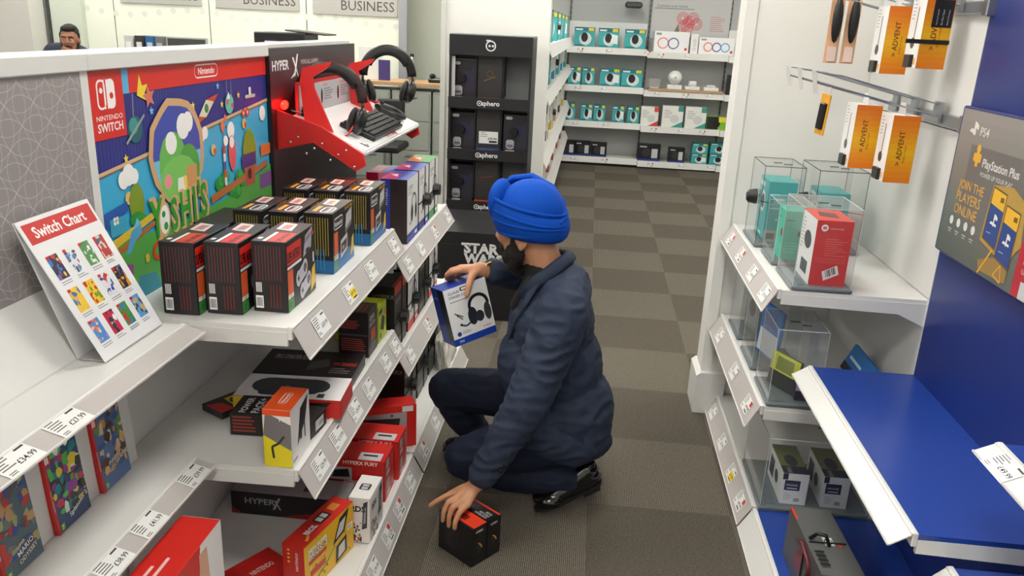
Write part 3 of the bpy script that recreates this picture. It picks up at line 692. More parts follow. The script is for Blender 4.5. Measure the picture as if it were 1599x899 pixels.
def chart_stand():
    a0 = Vector((-.953, 1.445, .903)); b0 = Vector((-.957, 1.676, .903)); tl = Vector((-1.05, 1.37, 1.20))
    root = empty('chart_stand', tuple((a0+b0)/2)); tag(root, 'white folded chart card with a red title band standing on the narrow shelf', 'sign'); L = Vector(root.location)
    x = (b0-a0).normalized(); up0 = (Vector((-1.05, 1.445, 1.20))-a0); y = (up0 - x*up0.dot(x)).normalized()
    SH = -.235
    W = .233; H = .318; M = frame((0, 0, 0), x, y); M.translation = a0-L
    z = x.cross(y)
    p = [a0, a0+x*W, a0+x*(W+SH*H)+y*H, a0+x*SH*H+y*H]; f = Vector((-.07, 0, 0)); 
    MB_ = MB(); vs = [MB_.bm.verts.new(q-L) for q in p]+[MB_.bm.verts.new(q-L-z*.002) for q in p]
    for fc in ((0, 1, 2, 3), (7, 6, 5, 4), (0, 4, 5, 1), (1, 5, 6, 2), (2, 6, 7, 3), (3, 7, 4, 0)): MB_.bm.faces.new([vs[i] for i in fc])
    MB_.build('front_card', mat('gloss_card', (238, 238, 240), .16, noise_amt=.01, coat=.4), root)
    bk = MB(); q = [a0+x*SH*H+y*H-z*.003, a0+x*(W+SH*H)+y*H-z*.003, Vector((-1.016, (a0+x*W).y-.01, .904)), Vector((-1.016, a0.y+.005, .904))]
    v = [bk.bm.verts.new(k-L) for k in q]+[bk.bm.verts.new(k-L+Vector((-.002, 0, 0))) for k in q]
    for fc in ((0, 1, 2, 3), (7, 6, 5, 4), (0, 4, 5, 1), (1, 5, 6, 2), (2, 6, 7, 3), (3, 7, 4, 0)): bk.bm.faces.new([v[i] for i in fc])
    bk.build('back_card', card((228, 228, 230)), root)
    MB().bb(tuple(Vector((-1.016, 1.45, .9025))-L), tuple(Vector((-.953, 1.67, .904))-L)).build('base_card', card((190, 186, 186)), root)
    a = Art(W, H); a.rect(.04, .845, .97, .975, (208, 60, 56)); a.text('Switch Chart', .13, .877, .068, (250, 250, 250), bold=.02, maxw=.75)
    pals = [[(60, 60, 80), (200, 60, 60), (70, 120, 200), (230, 190, 90)], [(230, 230, 230), (90, 140, 200), (200, 70, 60), (90, 90, 90)], [(90, 150, 90), (200, 220, 190), (240, 240, 240)], [(190, 60, 60), (90, 100, 140), (220, 200, 180)]]
    pal2 = [[(240, 200, 60), (80, 120, 190), (230, 170, 120)], [(240, 200, 50), (200, 60, 50), (110, 160, 60)], [(220, 220, 225), (60, 90, 170), (200, 60, 50)], [(50, 50, 60), (220, 150, 40), (70, 90, 170)]]
    pal3 = [[(80, 140, 210), (220, 120, 90), (240, 200, 160)], [(200, 50, 80), (60, 60, 70), (230, 230, 230)], [(70, 150, 70), (200, 60, 50), (80, 120, 190)], [(90, 160, 220), (60, 60, 50), (200, 170, 120)]]
    for r_, ps in enumerate((pals, pal2, pal3)):
        for c_, pl in enumerate(ps):
            u0 = .085+c_*.225; v0 = .59-r_*.235; a.k = 6
            a.confetti(u0, v0, u0+.145, v0+.165, pl, 22, seed=r_*7+c_, size=.3, bg=pl[0]); a.rect(u0, v0+.145, u0+.04, v0+.165, (206, 40, 40))
            a.lines(u0, v0-.045, u0+.15, v0-.015, 2, (120, 120, 125), .3, seed=c_)
    a.V = [(vx+SH*vy, vy, vz) for vx, vy, vz in a.V]
    a.build('printed_chart', root, M)
chart_stand()

# ---- game cases on the narrow lower shelf
def game_case(yc, label, bg, pal, title, seed, tcol):
    root = empty('game_case', (-1.031, yc, .552)); root.rotation_euler = (R(-5.5), 0, LFT); tag(root, label, 'game case', 'game cases on the narrow shelf')
    W, D, H = .112, .011, .18
    MB().box((0, D/2, H/2), (W, D, H), None, .002).build('case_shell', mat('case_red', (196, 34, 30), .25), root)
    a = Art(W, H); a.rect(.07, 0, 1, 1, bg); a.confetti(.08, .18, .99, .97, pal, 60, seed=seed, size=.22); a.rect(0, 0, .07, 1, (200, 38, 32)); a.text('NINTENDO SWITCH', .055, .30, .02, (240, 230, 228), rot=90)
    a.rect(.02, .86, .22, .985, (204, 40, 34)); a.rrect(.07, .88, .115, .965, (245, 240, 240), .4); a.rrect(.125, .88, .17, .965, (245, 240, 240), .4)
    for t, u, v, h, rot in title: a.text(t, u, v, h, (20, 20, 30), bold=.07, rot=rot, maxw=.75); a.text(t, u, v, h, tcol, bold=.02, rot=rot, maxw=.75)
    a.rect(.09, .025, .2, .11, (120, 170, 60)); a.text('7', .12, .04, .05, (250, 250, 250), bold=.02)
    a.build('cover_print', root, frame((-W/2, 0, 0), (1, 0, 0), (0, 0, 1)))
game_case(1.556, 'game case with orange-brown cover and a red spine, farthest of three', (90, 120, 170), [(212, 150, 84), (230, 180, 110), (90, 60, 40), (110, 150, 90), (222, 200, 160), (70, 100, 150)], [('Pokémon', .36, .28, .05, 16), ("LET'S GO EEVEE!", .34, .19, .04, 16)], 11, (250, 240, 230))
game_case(1.395, 'game case with a paint-splash cover in the middle of three', (60, 80, 120), [(210, 60, 90), (60, 60, 60), (90, 190, 90), (230, 230, 220), (150, 70, 160), (240, 210, 60), (40, 140, 150)], [('Splatoon 2', .40, .10, .06, 18)], 12, (250, 250, 250))
game_case(1.235, 'game case with a grey-brown cover at the left picture edge', (90, 110, 120), [(120, 130, 130), (200, 160, 110), (60, 90, 170), (204, 60, 44), (90, 90, 100), (170, 180, 120)], [('SUPER', .42, .26, .035, 14), ('MARIO', .42, .17, .06, 14), ('ODYSSEY', .42, .08, .05, 14)], 13, (246, 240, 230))
carton('game_case', (.11, .012, .12), (-.985, 1.085, .90), LFT, (40, 38, 40), {'front': lambda a: a.confetti(.05, .05, .95, .95, [(60, 50, 60), (120, 40, 40), (220, 220, 220)], 20, 4)}, 'dark case corner on the upper narrow shelf at the left edge', 'game case', rot=(R(-10), 0, LFT))

# ---- near bottom: red console box
def sw_front(a):
    a.rect(0, 0, 1, 1, (236, 234, 232)); a.poly([(0, 0), (.55, 0), (.72, 1), (0, 1)], RED)
    logo_pill(a, .26, .70, .42, .12, (250, 245, 244), RED)
    a.poly([(.42, .0), (.52, .34), (.66, .45), (.72, .3), (.68, 0)], (24, 60, 74)); a.poly([(.62, .22), (.86, .50), (.94, .42), (.97, 0), (.62, 0)], (34, 34, 38)); a.poly([(.70, .95), (.80, .95), (.82, .62), (.78, .40), (.70, .30), (.68, .55)], (216, 168, 140))
    a.line([(.71, .34), (.735, .55)], .004, (180, 130, 104)); a.line([(.745, .36), (.76, .58)], .004, (180, 130, 104))
carton('console_box', (.36, .095, .40), (-.83, 1.36, .087), LFT, RED, {'front': sw_front, 'top': lambda a: a.lines(.3, .3, .6, .7, 2, (236, 200, 196), .4), 'right': lambda a: (a.rect(0, 0, 1, 1, (238, 238, 238)), a.rect(.25, .05, .7, .2, RED))}, 'large red console box with a hand and screen pictured, at the bottom left')

# ---- retro console boxes
SB = (30, 29, 31)
def snes_left(a):
    for k in range(9): a.line([(.14+k*.085, .94), (.14+k*.085, .45)], .0022, (120, 46, 46) if k % 2 == 0 else (86, 66, 66))
    for k in range(4): a.line([(.52+k*.09, .40), (.52+k*.09, .06)], .0025, (112, 40, 40))
    for k in range(4): a.rect(.10+k*.045, .28, .13+k*.045, .42, (225, 225, 225))
    a.barcode(.08, .05, .30, .23, 3)
def snes_front(a):
    a.rect(0, 0, 1, 1, SB); a.rect(.02, .66, .50, .93, RED); a.text('SUPER NINTENDO', .03, .70, .16, (40, 16, 18), maxw=.45, bold=.05); a.rect(.02, .60, .50, .64, (235, 235, 235))
    a.rect(.02, .25, .20, .58, (226, 96, 50)); a.rect(.02, .18, .11, .245, (230, 220, 190)); a.rect(.12, .18, .2, .245, (220, 220, 220)); a.rect(.02, .0, .2, .17, (60, 140, 66)); a.text('12', .06, .05, .07, (20, 60, 30), bold=.03)
    a.poly([(.56, .62), (.86, .70), (.92, .99), (.66, .92)], (176, 176, 184)); a.poly([(.62, .80), (.82, .85), (.84, .93), (.66, .88)], (130, 130, 140)); a.rect(.66, .66, .8, .72, (60, 60, 66))
    for cx, cy in ((.50, .40), (.62, .18)):
        a.ell(cx-.12, cy-.03, .085, (196, 196, 204), rv=.12); a.ell(cx+.12, cy+.06, .09, (196, 196, 204), rv=.13); a.poly([(cx-.12, cy+.07), (cx+.12, cy+.18), (cx+.12, cy-.06), (cx-.12, cy-.14)], (196, 196, 204))
        a.rect(cx-.15, cy-.05, cx-.09, cy-.01, (50, 50, 54)); a.rect(cx-.13, cy-.08, cx-.11, cy+.02, (50, 50, 54)); a.ell(cx+.12, cy+.06, .062, (120, 116, 130))
        for q, c in (((.10, .10), (40, 110, 70)), ((.155, .075), (190, 50, 50)), ((.09, .03), (60, 70, 150)), ((.14, .01), (220, 190, 60))): a.ell(cx+q[0], cy+q[1], .018, c)
    a.poly([(.80, .02), (.98, .12), (.98, .42), (.86, .36)], (236, 196, 40)); a.rect(.9, .45, .95, .6, (225, 225, 225)); a.rect(.86, .86, .97, .92, (190, 60, 56))
def snes_top(a):
    a.rect(.02, .05, .45, .55, RED); a.text('SUPER NINTENDO', .04, .18, .2, (40, 16, 18), maxw=.38, bold=.05); a.rect(.02, .58, .45, .68, (235, 235, 235)); a.poly([(.55, .3), (.9, .4), (.95, .85), (.6, .8)], (226, 206, 200)); a.rect(.62, .45, .85, .7, (170, 120, 120)); a.rect(.1, .78, .18, .9, (230, 230, 230))
p0 = None
for k, (x, y) in enumerate(((-.742, 1.897), (-.842, 1.86), (-.938, 1.835))):
    lab = ['frontmost of the three black and red retro console boxes', 'middle one of the three black and red retro console boxes', 'rearmost of the three black and red retro console boxes'][k]
    o = carton('retro_console_box', (.20, .086, .176), (x, y, .907), LFT, SB, {'left': snes_left, 'front': snes_front, 'top': snes_top}, lab, 'console box', 'black and red retro console boxes', proto=p0); p0 = p0 or o
def nes_left(a):
    for k in range(9): a.line([(.12+k*.09, .93), (.12+k*.09, .30)], .0026, (150, 130, 60)); 
    a.rect(0, 0, 1, .22, (20, 96, 150))
    for k in range(5): a.line([(.2+k*.12, .40), (.2+k*.12, .05)], .003, (60, 130, 170))
def nes_front(a):
    a.rect(0, 0, 1, 1, (26, 25, 27)); a.poly([(0, 0), (1, 0), (1, .22), (0, .30)], (24, 104, 168)); logo_pill(a, .26, .80, .42, .20, (232, 232, 232), (60, 58, 60))
    a.rect(.05, .30, .22, .66, (226, 96, 50)); a.rect(.05, .2, .13, .29, (200, 200, 60)); a.rect(.14, .2, .22, .29, (220, 220, 220)); a.rect(.05, .03, .2, .18, (60, 140, 66))
    a.poly([(.56, .52), (.88, .62), (.90, .92), (.62, .84)], (196, 194, 192)); a.poly([(.56, .52), (.88, .62), (.88, .70), (.56, .60)], (120, 118, 118)); a.rect(.85, .45, .9, .62, (20, 20, 20))
    a.poly([(.34, .16), (.66, .24), (.66, .52), (.34, .46)], (208, 206, 204)); a.poly([(.37, .22), (.63, .28), (.63, .44), (.37, .40)], (52, 50, 52)); a.rect(.54, .29, .60, .34, (190, 50, 46)); a.rect(.42, .29, .5, .35, (170, 150, 150))
    a.text('CLASSIC MINI', .55, .93, .05, (232, 170, 50), maxw=.4, bold=.02); a.poly([(.80, .06), (.97, .14), (.97, .42), (.88, .36)], (236, 196, 40))
def nes_top(a):
    a.rrect(.06, .1, .42, .55, (232, 232, 232), .45); a.rrect(.08, .16, .40, .49, (50, 48, 50), .45); a.text('Nintendo', .1, .22, .2, (232, 232, 232), maxw=.28, bold=.02); a.rect(.1, .65, .44, .8, (226, 160, 40)); a.poly([(.52, .35), (.9, .4), (.94, .85), (.58, .8)], (230, 200, 186)); a.rect(.6, .5, .85, .7, (170, 110, 100))
p0 = None
for row, (yy, xs) in enumerate(((2.23, -.733), (2.55, -.715))):
    for k in range(3):
        lab = '%s of the grey and blue retro console boxes in the %s row' % (['frontmost', 'middle', 'rearmost'][k], ['nearer', 'farther'][row])
        o = carton('classic_console_box', (.20, .082, .172), (xs-k*.096, yy-.012*k, .907), LFT, (26, 25, 27), {'left': nes_left, 'front': nes_front, 'top': nes_top}, lab, 'console box', 'grey and blue retro console boxes', proto=p0); p0 = p0 or o
carton('accessory_box', (.2, .1, .13), (-1.03, 2.2, .907), LFT, (28, 26, 30), {'left': lambda a: a.rect(.1, .7, .9, .95, (232, 232, 232))}, 'dark box at the back of the retro console shelf')

# ---- middle shelf, left
ZS = .532
def orange_front(a):
    a.rect(0, 0, 1, 1, (236, 234, 230)); a.poly([(.3, .25), (.75, .55), (.95, .95), (.5, .85)], (40, 40, 44)); a.line([(.5, .3), (.55, .75)], .012, (40, 40, 44)); a.line([(.72, .25), (.7, .6)], .008, (60, 60, 64)); a.rect(.05, .05, .3, .1, (150, 150, 150))
def orange_left(a):
    a.rect(0, 0, 1, 1, (240, 236, 232)); a.poly([(0, 0), (1, 0), (1, .40), (0, .68)], (232, 216, 40)); a.poly([(0, .55), (1, .30), (1, .75), (.1, .95)], (120, 118, 120)); a.line([(.35, .15), (.3, .35), (.55, .42), (.75, .55)], .006, (50, 50, 52)); a.rect(0, .9, 1, 1, (234, 84, 30)); a.text('H', .6, .80, .08, (250, 250, 250))
carton('cable_box', (.13, .07, .155), (-.708, 1.778, ZS), LFT, (236, 232, 228), {'front': orange_front, 'left': orange_left, 'top': lambda a: (a.rect(0, 0, 1, 1, (238, 88, 34)), logo_pill(a, .5, .5, .5, .3, (250, 230, 220), (226, 70, 40)))}, 'orange, white and yellow upright cable box on the middle shelf')
def dark_pack(txt):
    def top(a): 
        a.rect(0, 0, 1, 1, (38, 32, 34)); a.text(txt[0], .08, .55, .26, (226, 222, 220), bold=.03, maxw=.8); a.text(txt[1], .08, .15, .26, (226, 222, 220), bold=.03, maxw=.8)
    return top
def fine_red(a):
    a.lines(.08, .1, .92, .9, 5, (150, 56, 46), .5, seed=3)
carton('accessory_pack', (.11, .085, .062), (-.852, 1.905, ZS), R(94), (36, 30, 32), {'top': dark_pack(('POWER', 'PACK+')), 'left': fine_red, 'front': lambda a: a.rect(.1, .2, .5, .8, (80, 76, 76))}, 'small dark box lettered POWER PACK on the middle shelf', rough=.45)
carton('accessory_pack', (.10, .11, .05), (-.725, 1.91, ZS), R(84), (44, 36, 38), {'front': lambda a: (a.rect(.3, .2, .8, .8, (210, 206, 200)), a.barcode(.45, .25, .75, .7, 8)), 'top': lambda a: a.rect(.1, .3, .5, .7, (120, 60, 60))}, 'dark box with a white label behind the orange cable box', rough=.45)
carton('strap_pack', (.13, .09, .02), (-.955, 2.0, ZS), R(60), (40, 36, 38), {'top': lambda a: (a.poly([(0, 0), (.35, 0), (.3, .6), (0, .8)], (206, 40, 34)), a.poly([(.4, .2), (.9, .25), (.9, .8), (.45, .8)], (230, 214, 40)), a.ell(.65, .45, .2, (36, 34, 36), rv=.25))}, 'red and yellow flat hanging pack at the back of the middle shelf', 'pack')
def white_lying(a):
    a.rect(0, 0, 1, 1, (232, 230, 230)); a.rrect(.10, .2, .84, .86, (58, 60, 66), .5); a.rrect(.2, .1, .62, .4, (50, 52, 58), .4); a.rect(.42, .46, .46, .54, (120, 122, 128)); a.ell(.80, .18, .07, (226, 226, 226)); a.rect(.765, .08, .83, .24, (40, 40, 44))
def lying_front(a):
    a.rect(0, 0, 1, 1, (120, 118, 122)); a.rect(0, 0, .3, 1, (226, 200, 40)); a.rect(.7, 0, 1, 1, RED); a.poly([(.55, .1), (.8, .2), (.92, .9), (.7, .8)], (46, 46, 50))
carton('speaker_box', (.30, .15, .055), (-.79, 2.05, ZS), R(4), (214, 40, 34), {'top': white_lying, 'front': lying_front, 'right': lambda a: a.rect(0, 0, 1, 1, (208, 36, 32))}, 'white and red box lying flat with a long black speaker pictured')
def starter(a):
    a.rect(0, 0, 1, 1, (36, 32, 34)); a.text('PRO STARTER KIT', .10, .62, .2, (200, 196, 194), bold=.02, maxw=.35); a.poly([(.5, .2), (.72, .4), (.66, .7), (.5, .55)], (96, 92, 92)); a.text('FOR CONSOLE', .74, .45, .15, (206, 60, 44), maxw=.24, bold=.03); a.lines(.74, .1, .96, .35, 3, (150, 146, 144), .4)
carton('starter_kit', (.30, .19, .038), (-.815, 2.26, ZS), R(3), (34, 30, 32), {'top': starter, 'front': fine_red}, 'wide dark box lettered STARTER KIT behind the speaker box')
def dark_front(a):
    a.rect(0, 0, 1, 1, (38, 34, 36)); a.text('GEAR', .15, .78, .1, (210, 200, 196), maxw=.6, bold=.03, rot=0); a.text('SWITCH', .15, .64, .1, (210, 200, 196), maxw=.6, bold=.03); a.rect(.3, .3, .75, .55, (206, 70, 44)); a.poly([(.2, .05), (.8, .1), (.7, .3), (.3, .28)], (70, 66, 68))
def dark_side(a):
    a.lines(.1, .62, .92, .82, 5, (170, 70, 60), .5, seed=4); a.lines(.1, .12, .92, .42, 6, (180, 80, 66), .45, seed=5); a.rect(.02, .48, .98, .52, (90, 86, 86))
carton('accessory_pack', (.11, .10, .155), (-.725, 2.475, ZS), LFT, (38, 34, 36), {'front': dark_front, 'left': dark_side, 'top': fine_red}, 'upright black box with red small print beside the lime boxes')
def lime(a):
    a.rect(0, 0, 1, 1, (184, 204, 34)); a.poly([(.2, .35), (.7, .2), (.8, .55), (.45, .7)], (44, 48, 46)); a.rect(.05, .75, .5, .88, (40, 44, 40)); a.ell(.78, .72, .13, (220, 80, 120)); a.rect(.7, .1, .95, .3, (230, 230, 60)); a.ell(.25, .15, .1, (30, 40, 30))
p0 = carton('mouse_box', (.105, .07, .13), (-.71, 2.60, ZS), LFT, (178, 198, 34), {'front': lime, 'left': lime}, 'lime green box with a black mouse on the shelf edge', 'box', 'lime green boxes')
carton('mouse_box', (.105, .07, .13), (-.79, 2.60, ZS), LFT, (178, 198, 34), {}, 'lime green box directly behind the other lime box', 'box', 'lime green boxes', proto=p0)
carton('mouse_box', (.105, .07, .13), (-.80, 2.60, ZS+.1315), LFT, (178, 198, 34), {}, 'lime green box stacked on top of another lime box', 'box', 'lime green boxes', proto=p0)

# ---- bottom shelf, left
ZB = .087
def fury_top(a):
    a.rect(0, 0, 1, 1, (206, 40, 34)); a.text('HYPERX FURY', .90, .62, .2, (246, 236, 234), 'l', rot=180, bold=.02, maxw=.7); a.rect(.05, .05, .45, .3, (200, 198, 200)); a.rect(.25, .1, .35, .26, (40, 40, 44))
def fury_left(a):
    a.rect(0, 0, 1, 1, (206, 40, 34)); a.text('HYPERX FURY', .93, .78, .17, (246, 236, 234), 'r', bold=.02, maxw=.62); a.rect(.0, .0, .64, .62, (182, 180, 184)); a.lines(.15, .12, .35, .5, 5, (120, 118, 122)); a.poly([(.42, .1), (.62, .15), (.60, .55), (.45, .45)], (36, 36, 40)); a.rect(.70, .1, .95, .25, (176, 30, 28))
def fury_front(a):
    a.rect(0, 0, 1, 1, (204, 38, 33)); a.barcode(.2, .5, .5, .85, 6); a.text('HYPERX', .9, .2, .12, (246, 236, 234), rot=90); a.rect(.2, .12, .55, .36, (226, 200, 196))
p0 = None
spots = [(2.335, 0, 'lower box of the nearer red stack on the bottom shelf'), (2.335, 1, 'upper box of the nearer red stack on the bottom shelf'), (2.475, 0, 'lower box of the farther red stack on the bottom shelf'), (2.475, 1, 'upper box of the farther red stack on the bottom shelf')]
for yy, lv, lab in spots:
    o = carton('gaming_mouse_box', (.118, .30, .0745), (-.735+(.012 if yy > 2.4 else 0), yy+(.0 if lv == 0 else -.006), ZB+lv*.0752), LFT, (204, 38, 33), {'top': fury_top, 'left': fury_left, 'front': fury_front}, lab, 'box', 'red stacked gaming boxes', proto=p0); p0 = p0 or o
def ds_front(a):
    a.rect(0, 0, 1, 1, (238, 186, 32)); rnd = random.Random(4)
    for k in range(26): a.ell(rnd.uniform(.05, .95), rnd.uniform(.05, .95), rnd.uniform(.008, .02), rnd.choice(((200, 60, 40), (120, 90, 20), (90, 150, 50), (240, 220, 120))))
    a.text('NEW SUPER', .08, .80, .085, (245, 240, 230), bold=.05, maxw=.36); a.text('BROS. 2', .08, .66, .12, (40, 36, 36), bold=.08, maxw=.36); a.text('BROS. 2', .08, .66, .12, (240, 238, 232), bold=.03, maxw=.36); a.rect(.08, .56, .42, .63, (206, 50, 36))
    a.poly([(.55, .48), (.80, .56), (.90, .98), (.70, .92)], (40, 40, 46)); a.poly([(.61, .56), (.77, .61), (.83, .86), (.70, .82)], (214, 212, 206)); a.poly([(.60, .04), (.84, .10), (.84, .46), (.62, .40)], (40, 40, 46)); a.poly([(.65, .1), (.8, .14), (.8, .38), (.67, .34)], (214, 212, 206))
    a.line([(.1, .1), (.4, .25), (.6, .45)], .006, (90, 150, 60)); a.rect(.86, .5, .97, .62, (240, 236, 220)); a.text('2DS', .87, .53, .05, (30, 30, 30), bold=.02); a.rect(.1, .3, .4, .42, (206, 60, 40))
def ds_left(a):
    a.rect(0, 0, 1, 1, (196, 36, 30)); 
    for k in range(4): a.ell(.28, .9-k*.08, .06, (240, 190, 40), rv=.02)
    a.text('NINTENDO', .72, .50, .05, (240, 224, 220), rot=90, bold=.02); a.ell(.3, .3, .12, (240, 190, 40), rv=.05)
def ds_top(a):
    a.rect(0, 0, 1, 1, (206, 44, 34)); a.rrect(.46, .3, .68, .8, (44, 44, 48), .2); a.rect(.49, .4, .56, .7, (226, 222, 220)); a.rect(.58, .4, .65, .7, (226, 222, 220)); a.rect(.74, .35, .88, .75, (226, 140, 60)); a.text('BROS.', .22, .35, .3, (246, 240, 236), bold=.05, maxw=.2)
    for k in range(3): a.ell(.14+k*.03, .2+k*.05, .018, (240, 190, 40))
carton('handheld_console_box', (.25, .068, .155), (-.683, 1.918, ZB), R(75.3), (206, 44, 34), {'front': ds_front, 'left': ds_left, 'top': ds_top}, 'yellow and red handheld console box on the bottom shelf edge', 'console box')
def dsw_front(a):
    a.rect(0, 0, 1, 1, (232, 230, 226)); a.confetti(.05, .0, .6, .45, [(60, 130, 60), (200, 60, 60), (90, 90, 100), (60, 60, 66), (220, 200, 180)], 40, 5, .2); a.poly([(.62, .3), (.86, .35), (.9, .95), (.7, .9)], (50, 52, 58)); a.poly([(.68, .42), (.8, .46), (.83, .82), (.74, .8)], (150, 152, 156)); a.text('2DS', .1, .7, .12, (60, 60, 64), bold=.04)
carton('handheld_console_box', (.13, .066, .153), (-.604, 2.118, ZB), R(88), (234, 232, 228), {'front': dsw_front, 'left': dsw_front, 'top': lambda a: (a.rrect(.35, .25, .62, .75, (52, 54, 60), .2), a.rect(.38, .35, .47, .65, (200, 200, 204)), a.rect(.5, .35, .59, .65, (200, 200, 204)))}, 'white handheld console box between the yellow and red boxes', 'console box')
def longblk(a):
    a.rect(0, 0, 1, 1, (24, 22, 24)); a.text('HYPER', .12, .5, .26, (168, 166, 168), bold=.015, sx=1.15); a.poly([(.415, .85), (.435, .85), (.385, .32), (.36, .3)], (168, 166, 168)); a.poly([(.375, .74), (.39, .74), (.44, .3), (.425, .3)], (168, 166, 168)); a.poly([(.4, 0), (1, .1), (1, .55), (.8, .35)], (150, 26, 26)); a.poly([(.0, 0), (.1, 0), (.0, .3)], (150, 26, 26))
carton('keyboard_box', (.37, .11, .078), (-.86, 2.195, ZB), R(0), (24, 22, 24), {'front': longblk, 'top': lambda a: (a.rect(0, 0, 1, 1, (150, 148, 150)), a.rect(.6, .3, .75, .7, (40, 40, 44)))}, 'long black keyboard box lying at the back of the bottom shelf')
carton('keyboard_box', (.18, .12, .03), (-.845, 1.84, ZB), R(58), (200, 34, 30), {'top': lambda a: (a.rect(.05, .1, .3, .9, (176, 28, 26)), a.text('NINTENDO', .4, .35, .2, (240, 224, 220), maxw=.4))}, 'thin red box lying on the bottom shelf behind the yellow box')
def grey_red(a):
    a.rect(0, 0, 1, 1, (168, 166, 170)); a.rect(0, .84, 1, 1, RED); a.rect(.85, 0, 1, 1, RED); a.poly([(.05, .3), (.7, .25), (.75, .7), (.1, .75)], (40, 40, 44)); a.rect(.4, .4, .6, .5, (190, 40, 36)); a.rect(.3, .42, .36, .56, (150, 40, 36)); a.ell(.62, .78, .025, (90, 90, 94)); a.rect(.78, .85, .95, .98, (240, 236, 232))
carton('keyboard_box', (.24, .075, .17), (-.69, 2.65, ZB), R(24), (204, 36, 32), {'front': grey_red, 'right': lambda a: a.text('HYPERX', .5, .2, .12, (246, 236, 234), rot=90, bold=.02)}, 'grey and red keyboard box standing askew on the bottom shelf')

# ---- far left bay: headset boxes with round security tags
def security_tag(parent, W, D, H, u=.5, v=.5):
    x = -W/2+u*W; z = v*H
    t = MB().cyl((x, -D/2-.002, z), (x, -D/2-.026, z), .027, .024, 18).build('security_tag', BLACK, parent)
    s = MB(); s.bb((x-.004, -D/2-.003, 0.0), (x+.004, -D/2-.0005, H)); s.bb((-W/2, -D/2-.003, z-.003), (W/2, -D/2-.0005, z+.003)); s.build('security_strap', BLACKM, parent)
def hs_white(trim):
    def f(a):
        a.rect(0, 0, 1, 1, (232, 231, 230)); a.rect(0, 0, 1, .14, trim); a.text('CLOUD', .1, .82, .06, (50, 60, 120), bold=.02); a.lines(.1, .72, .5, .79, 2, (140, 140, 150), .35)
        a.ring(.62, .55, .23, .05, (38, 38, 42), 20, -30, 200); a.ell(.44, .42, .11, (34, 34, 38), rv=.14); a.ell(.80, .42, .10, (44, 44, 48), rv=.13); a.line([(.45, .34), (.28, .26), (.22, .3)], .006, (40, 40, 44)); a.rect(.7, .04, .92, .09, (240, 240, 244))
    return f
def hs_side(c2):
    def f(a): a.rect(0, 0, 1, 1, (40, 32, 32)); a.rect(0, 0, .35, 1, c2); a.text('HYPERX', .26, .6, .05, (225, 225, 230), rot=90)
    return f
BLU = (34, 58, 156)
ZT = .787
hb = []
for k, (yy, tr, lab) in enumerate(((3.03, BLU, 'nearest white and blue headset box on the upper far shelf'), (3.24, BLU, 'middle white and blue headset box on the upper far shelf'), (3.45, (70, 150, 80), 'farthest headset box with a green top on the upper far shelf'))):
    def top(a, k=k): 
        a.rect(0, 0, 1, 1, BLU if k < 2 else (60, 146, 70)); a.poly([(0, .4), (.6, .45), (.8, 1), (0, 1)], (170, 40, 110) if k < 2 else (200, 120, 60)); a.poly([(.3, .5), (.6, .6), (.5, .85)], (226, 222, 226))
    o = carton('headset_box', (.19, .10, .245), (-.715, yy, ZT), LFT, BLU, {'front': hs_white(tr), 'left': hs_side(BLU), 'top': top}, lab, 'headset box', 'white headset boxes')
    if k: security_tag(o, .19, .10, .245, .6, .45)
carton('headset_box', (.19, .10, .22), (-.84, 3.28, ZT), LFT, (150, 36, 90), {'top': lambda a: (a.rect(0, 0, 1, .4, BLU), a.rect(.2, .5, .8, .9, (190, 60, 110))), 'left': lambda a: a.rect(.5, 0, 1, 1, (214, 150, 170))}, 'pink and blue box behind the white headset boxes', 'headset box')
carton('headset_box', (.22, .12, .22), (-.90, 2.93, ZT), LFT, (140, 24, 24), {'top': lambda a: (a.rect(.05, .1, .95, .9, (60, 14, 16)), a.poly([(.1, .1), (.5, .5), (.3, .9)], (200, 30, 30)))}, 'dark red box under the glowing demo stand', 'headset box')
def hs_black(a):
    a.rect(0, 0, 1, 1, (46, 42, 42)); a.poly([(0, .86), (1, .86), (1, 1), (0, 1)], (206, 52, 40)); a.ring(.5, .5, .3, .06, (24, 24, 26), 20, -20, 200); a.ell(.3, .35, .14, (30, 30, 32), rv=.15); a.ell(.7, .35, .13, (70, 66, 66), rv=.14); a.text('CLOUD', .1, .72, .06, (200, 196, 194)); a.lines(.1, .05, .9, .14, 2, (120, 116, 114))
def hs_blkside(a): a.rect(0, 0, 1, 1, (22, 20, 22)); a.text('HYPERX', .2, .82, .06, (150, 148, 148), bold=.01)
def hs_redtrim(a):
    hs_white((206, 50, 42))(a)
ZM = .422
for k, (yy, fn, side, lab) in enumerate(((2.83, hs_black, hs_blkside, 'nearest black headset box with a round tag on the middle far shelf'), (3.05, hs_redtrim, hs_side((206, 50, 42)), 'white and red headset box with a round tag on the middle far shelf'), (3.26, hs_black, hs_blkside, 'black headset box after the white one on the middle far shelf'), (3.47, hs_redtrim, hs_side((206, 50, 42)), 'farthest white and red headset box on the middle far shelf'))):
    o = carton('headset_box', (.19, .10, .255), (-.715, yy, ZM), LFT, (24, 22, 24), {'front': fn, 'left': side, 'top': lambda a: a.rect(0, 0, 1, .12, (206, 52, 40))}, lab, 'headset box', 'headset boxes on the middle far shelf')
    security_tag(o, .19, .10, .255, .6, .42)
for k, (yy, lab) in enumerate(((2.92, 'nearest black headset box with red top edge on the bottom far shelf'), (3.16, 'middle black headset box with red top edge on the bottom far shelf'), (3.40, 'farthest black headset box with red top edge on the bottom far shelf'))):
    o = carton('headset_box', (.21, .11, .26), (-.70, yy, ZB), LFT, (24, 22, 24), {'front': hs_black, 'left': hs_blkside}, lab, 'headset box', 'headset boxes on the bottom far shelf')
    security_tag(o, .21, .11, .26, .6, .45)
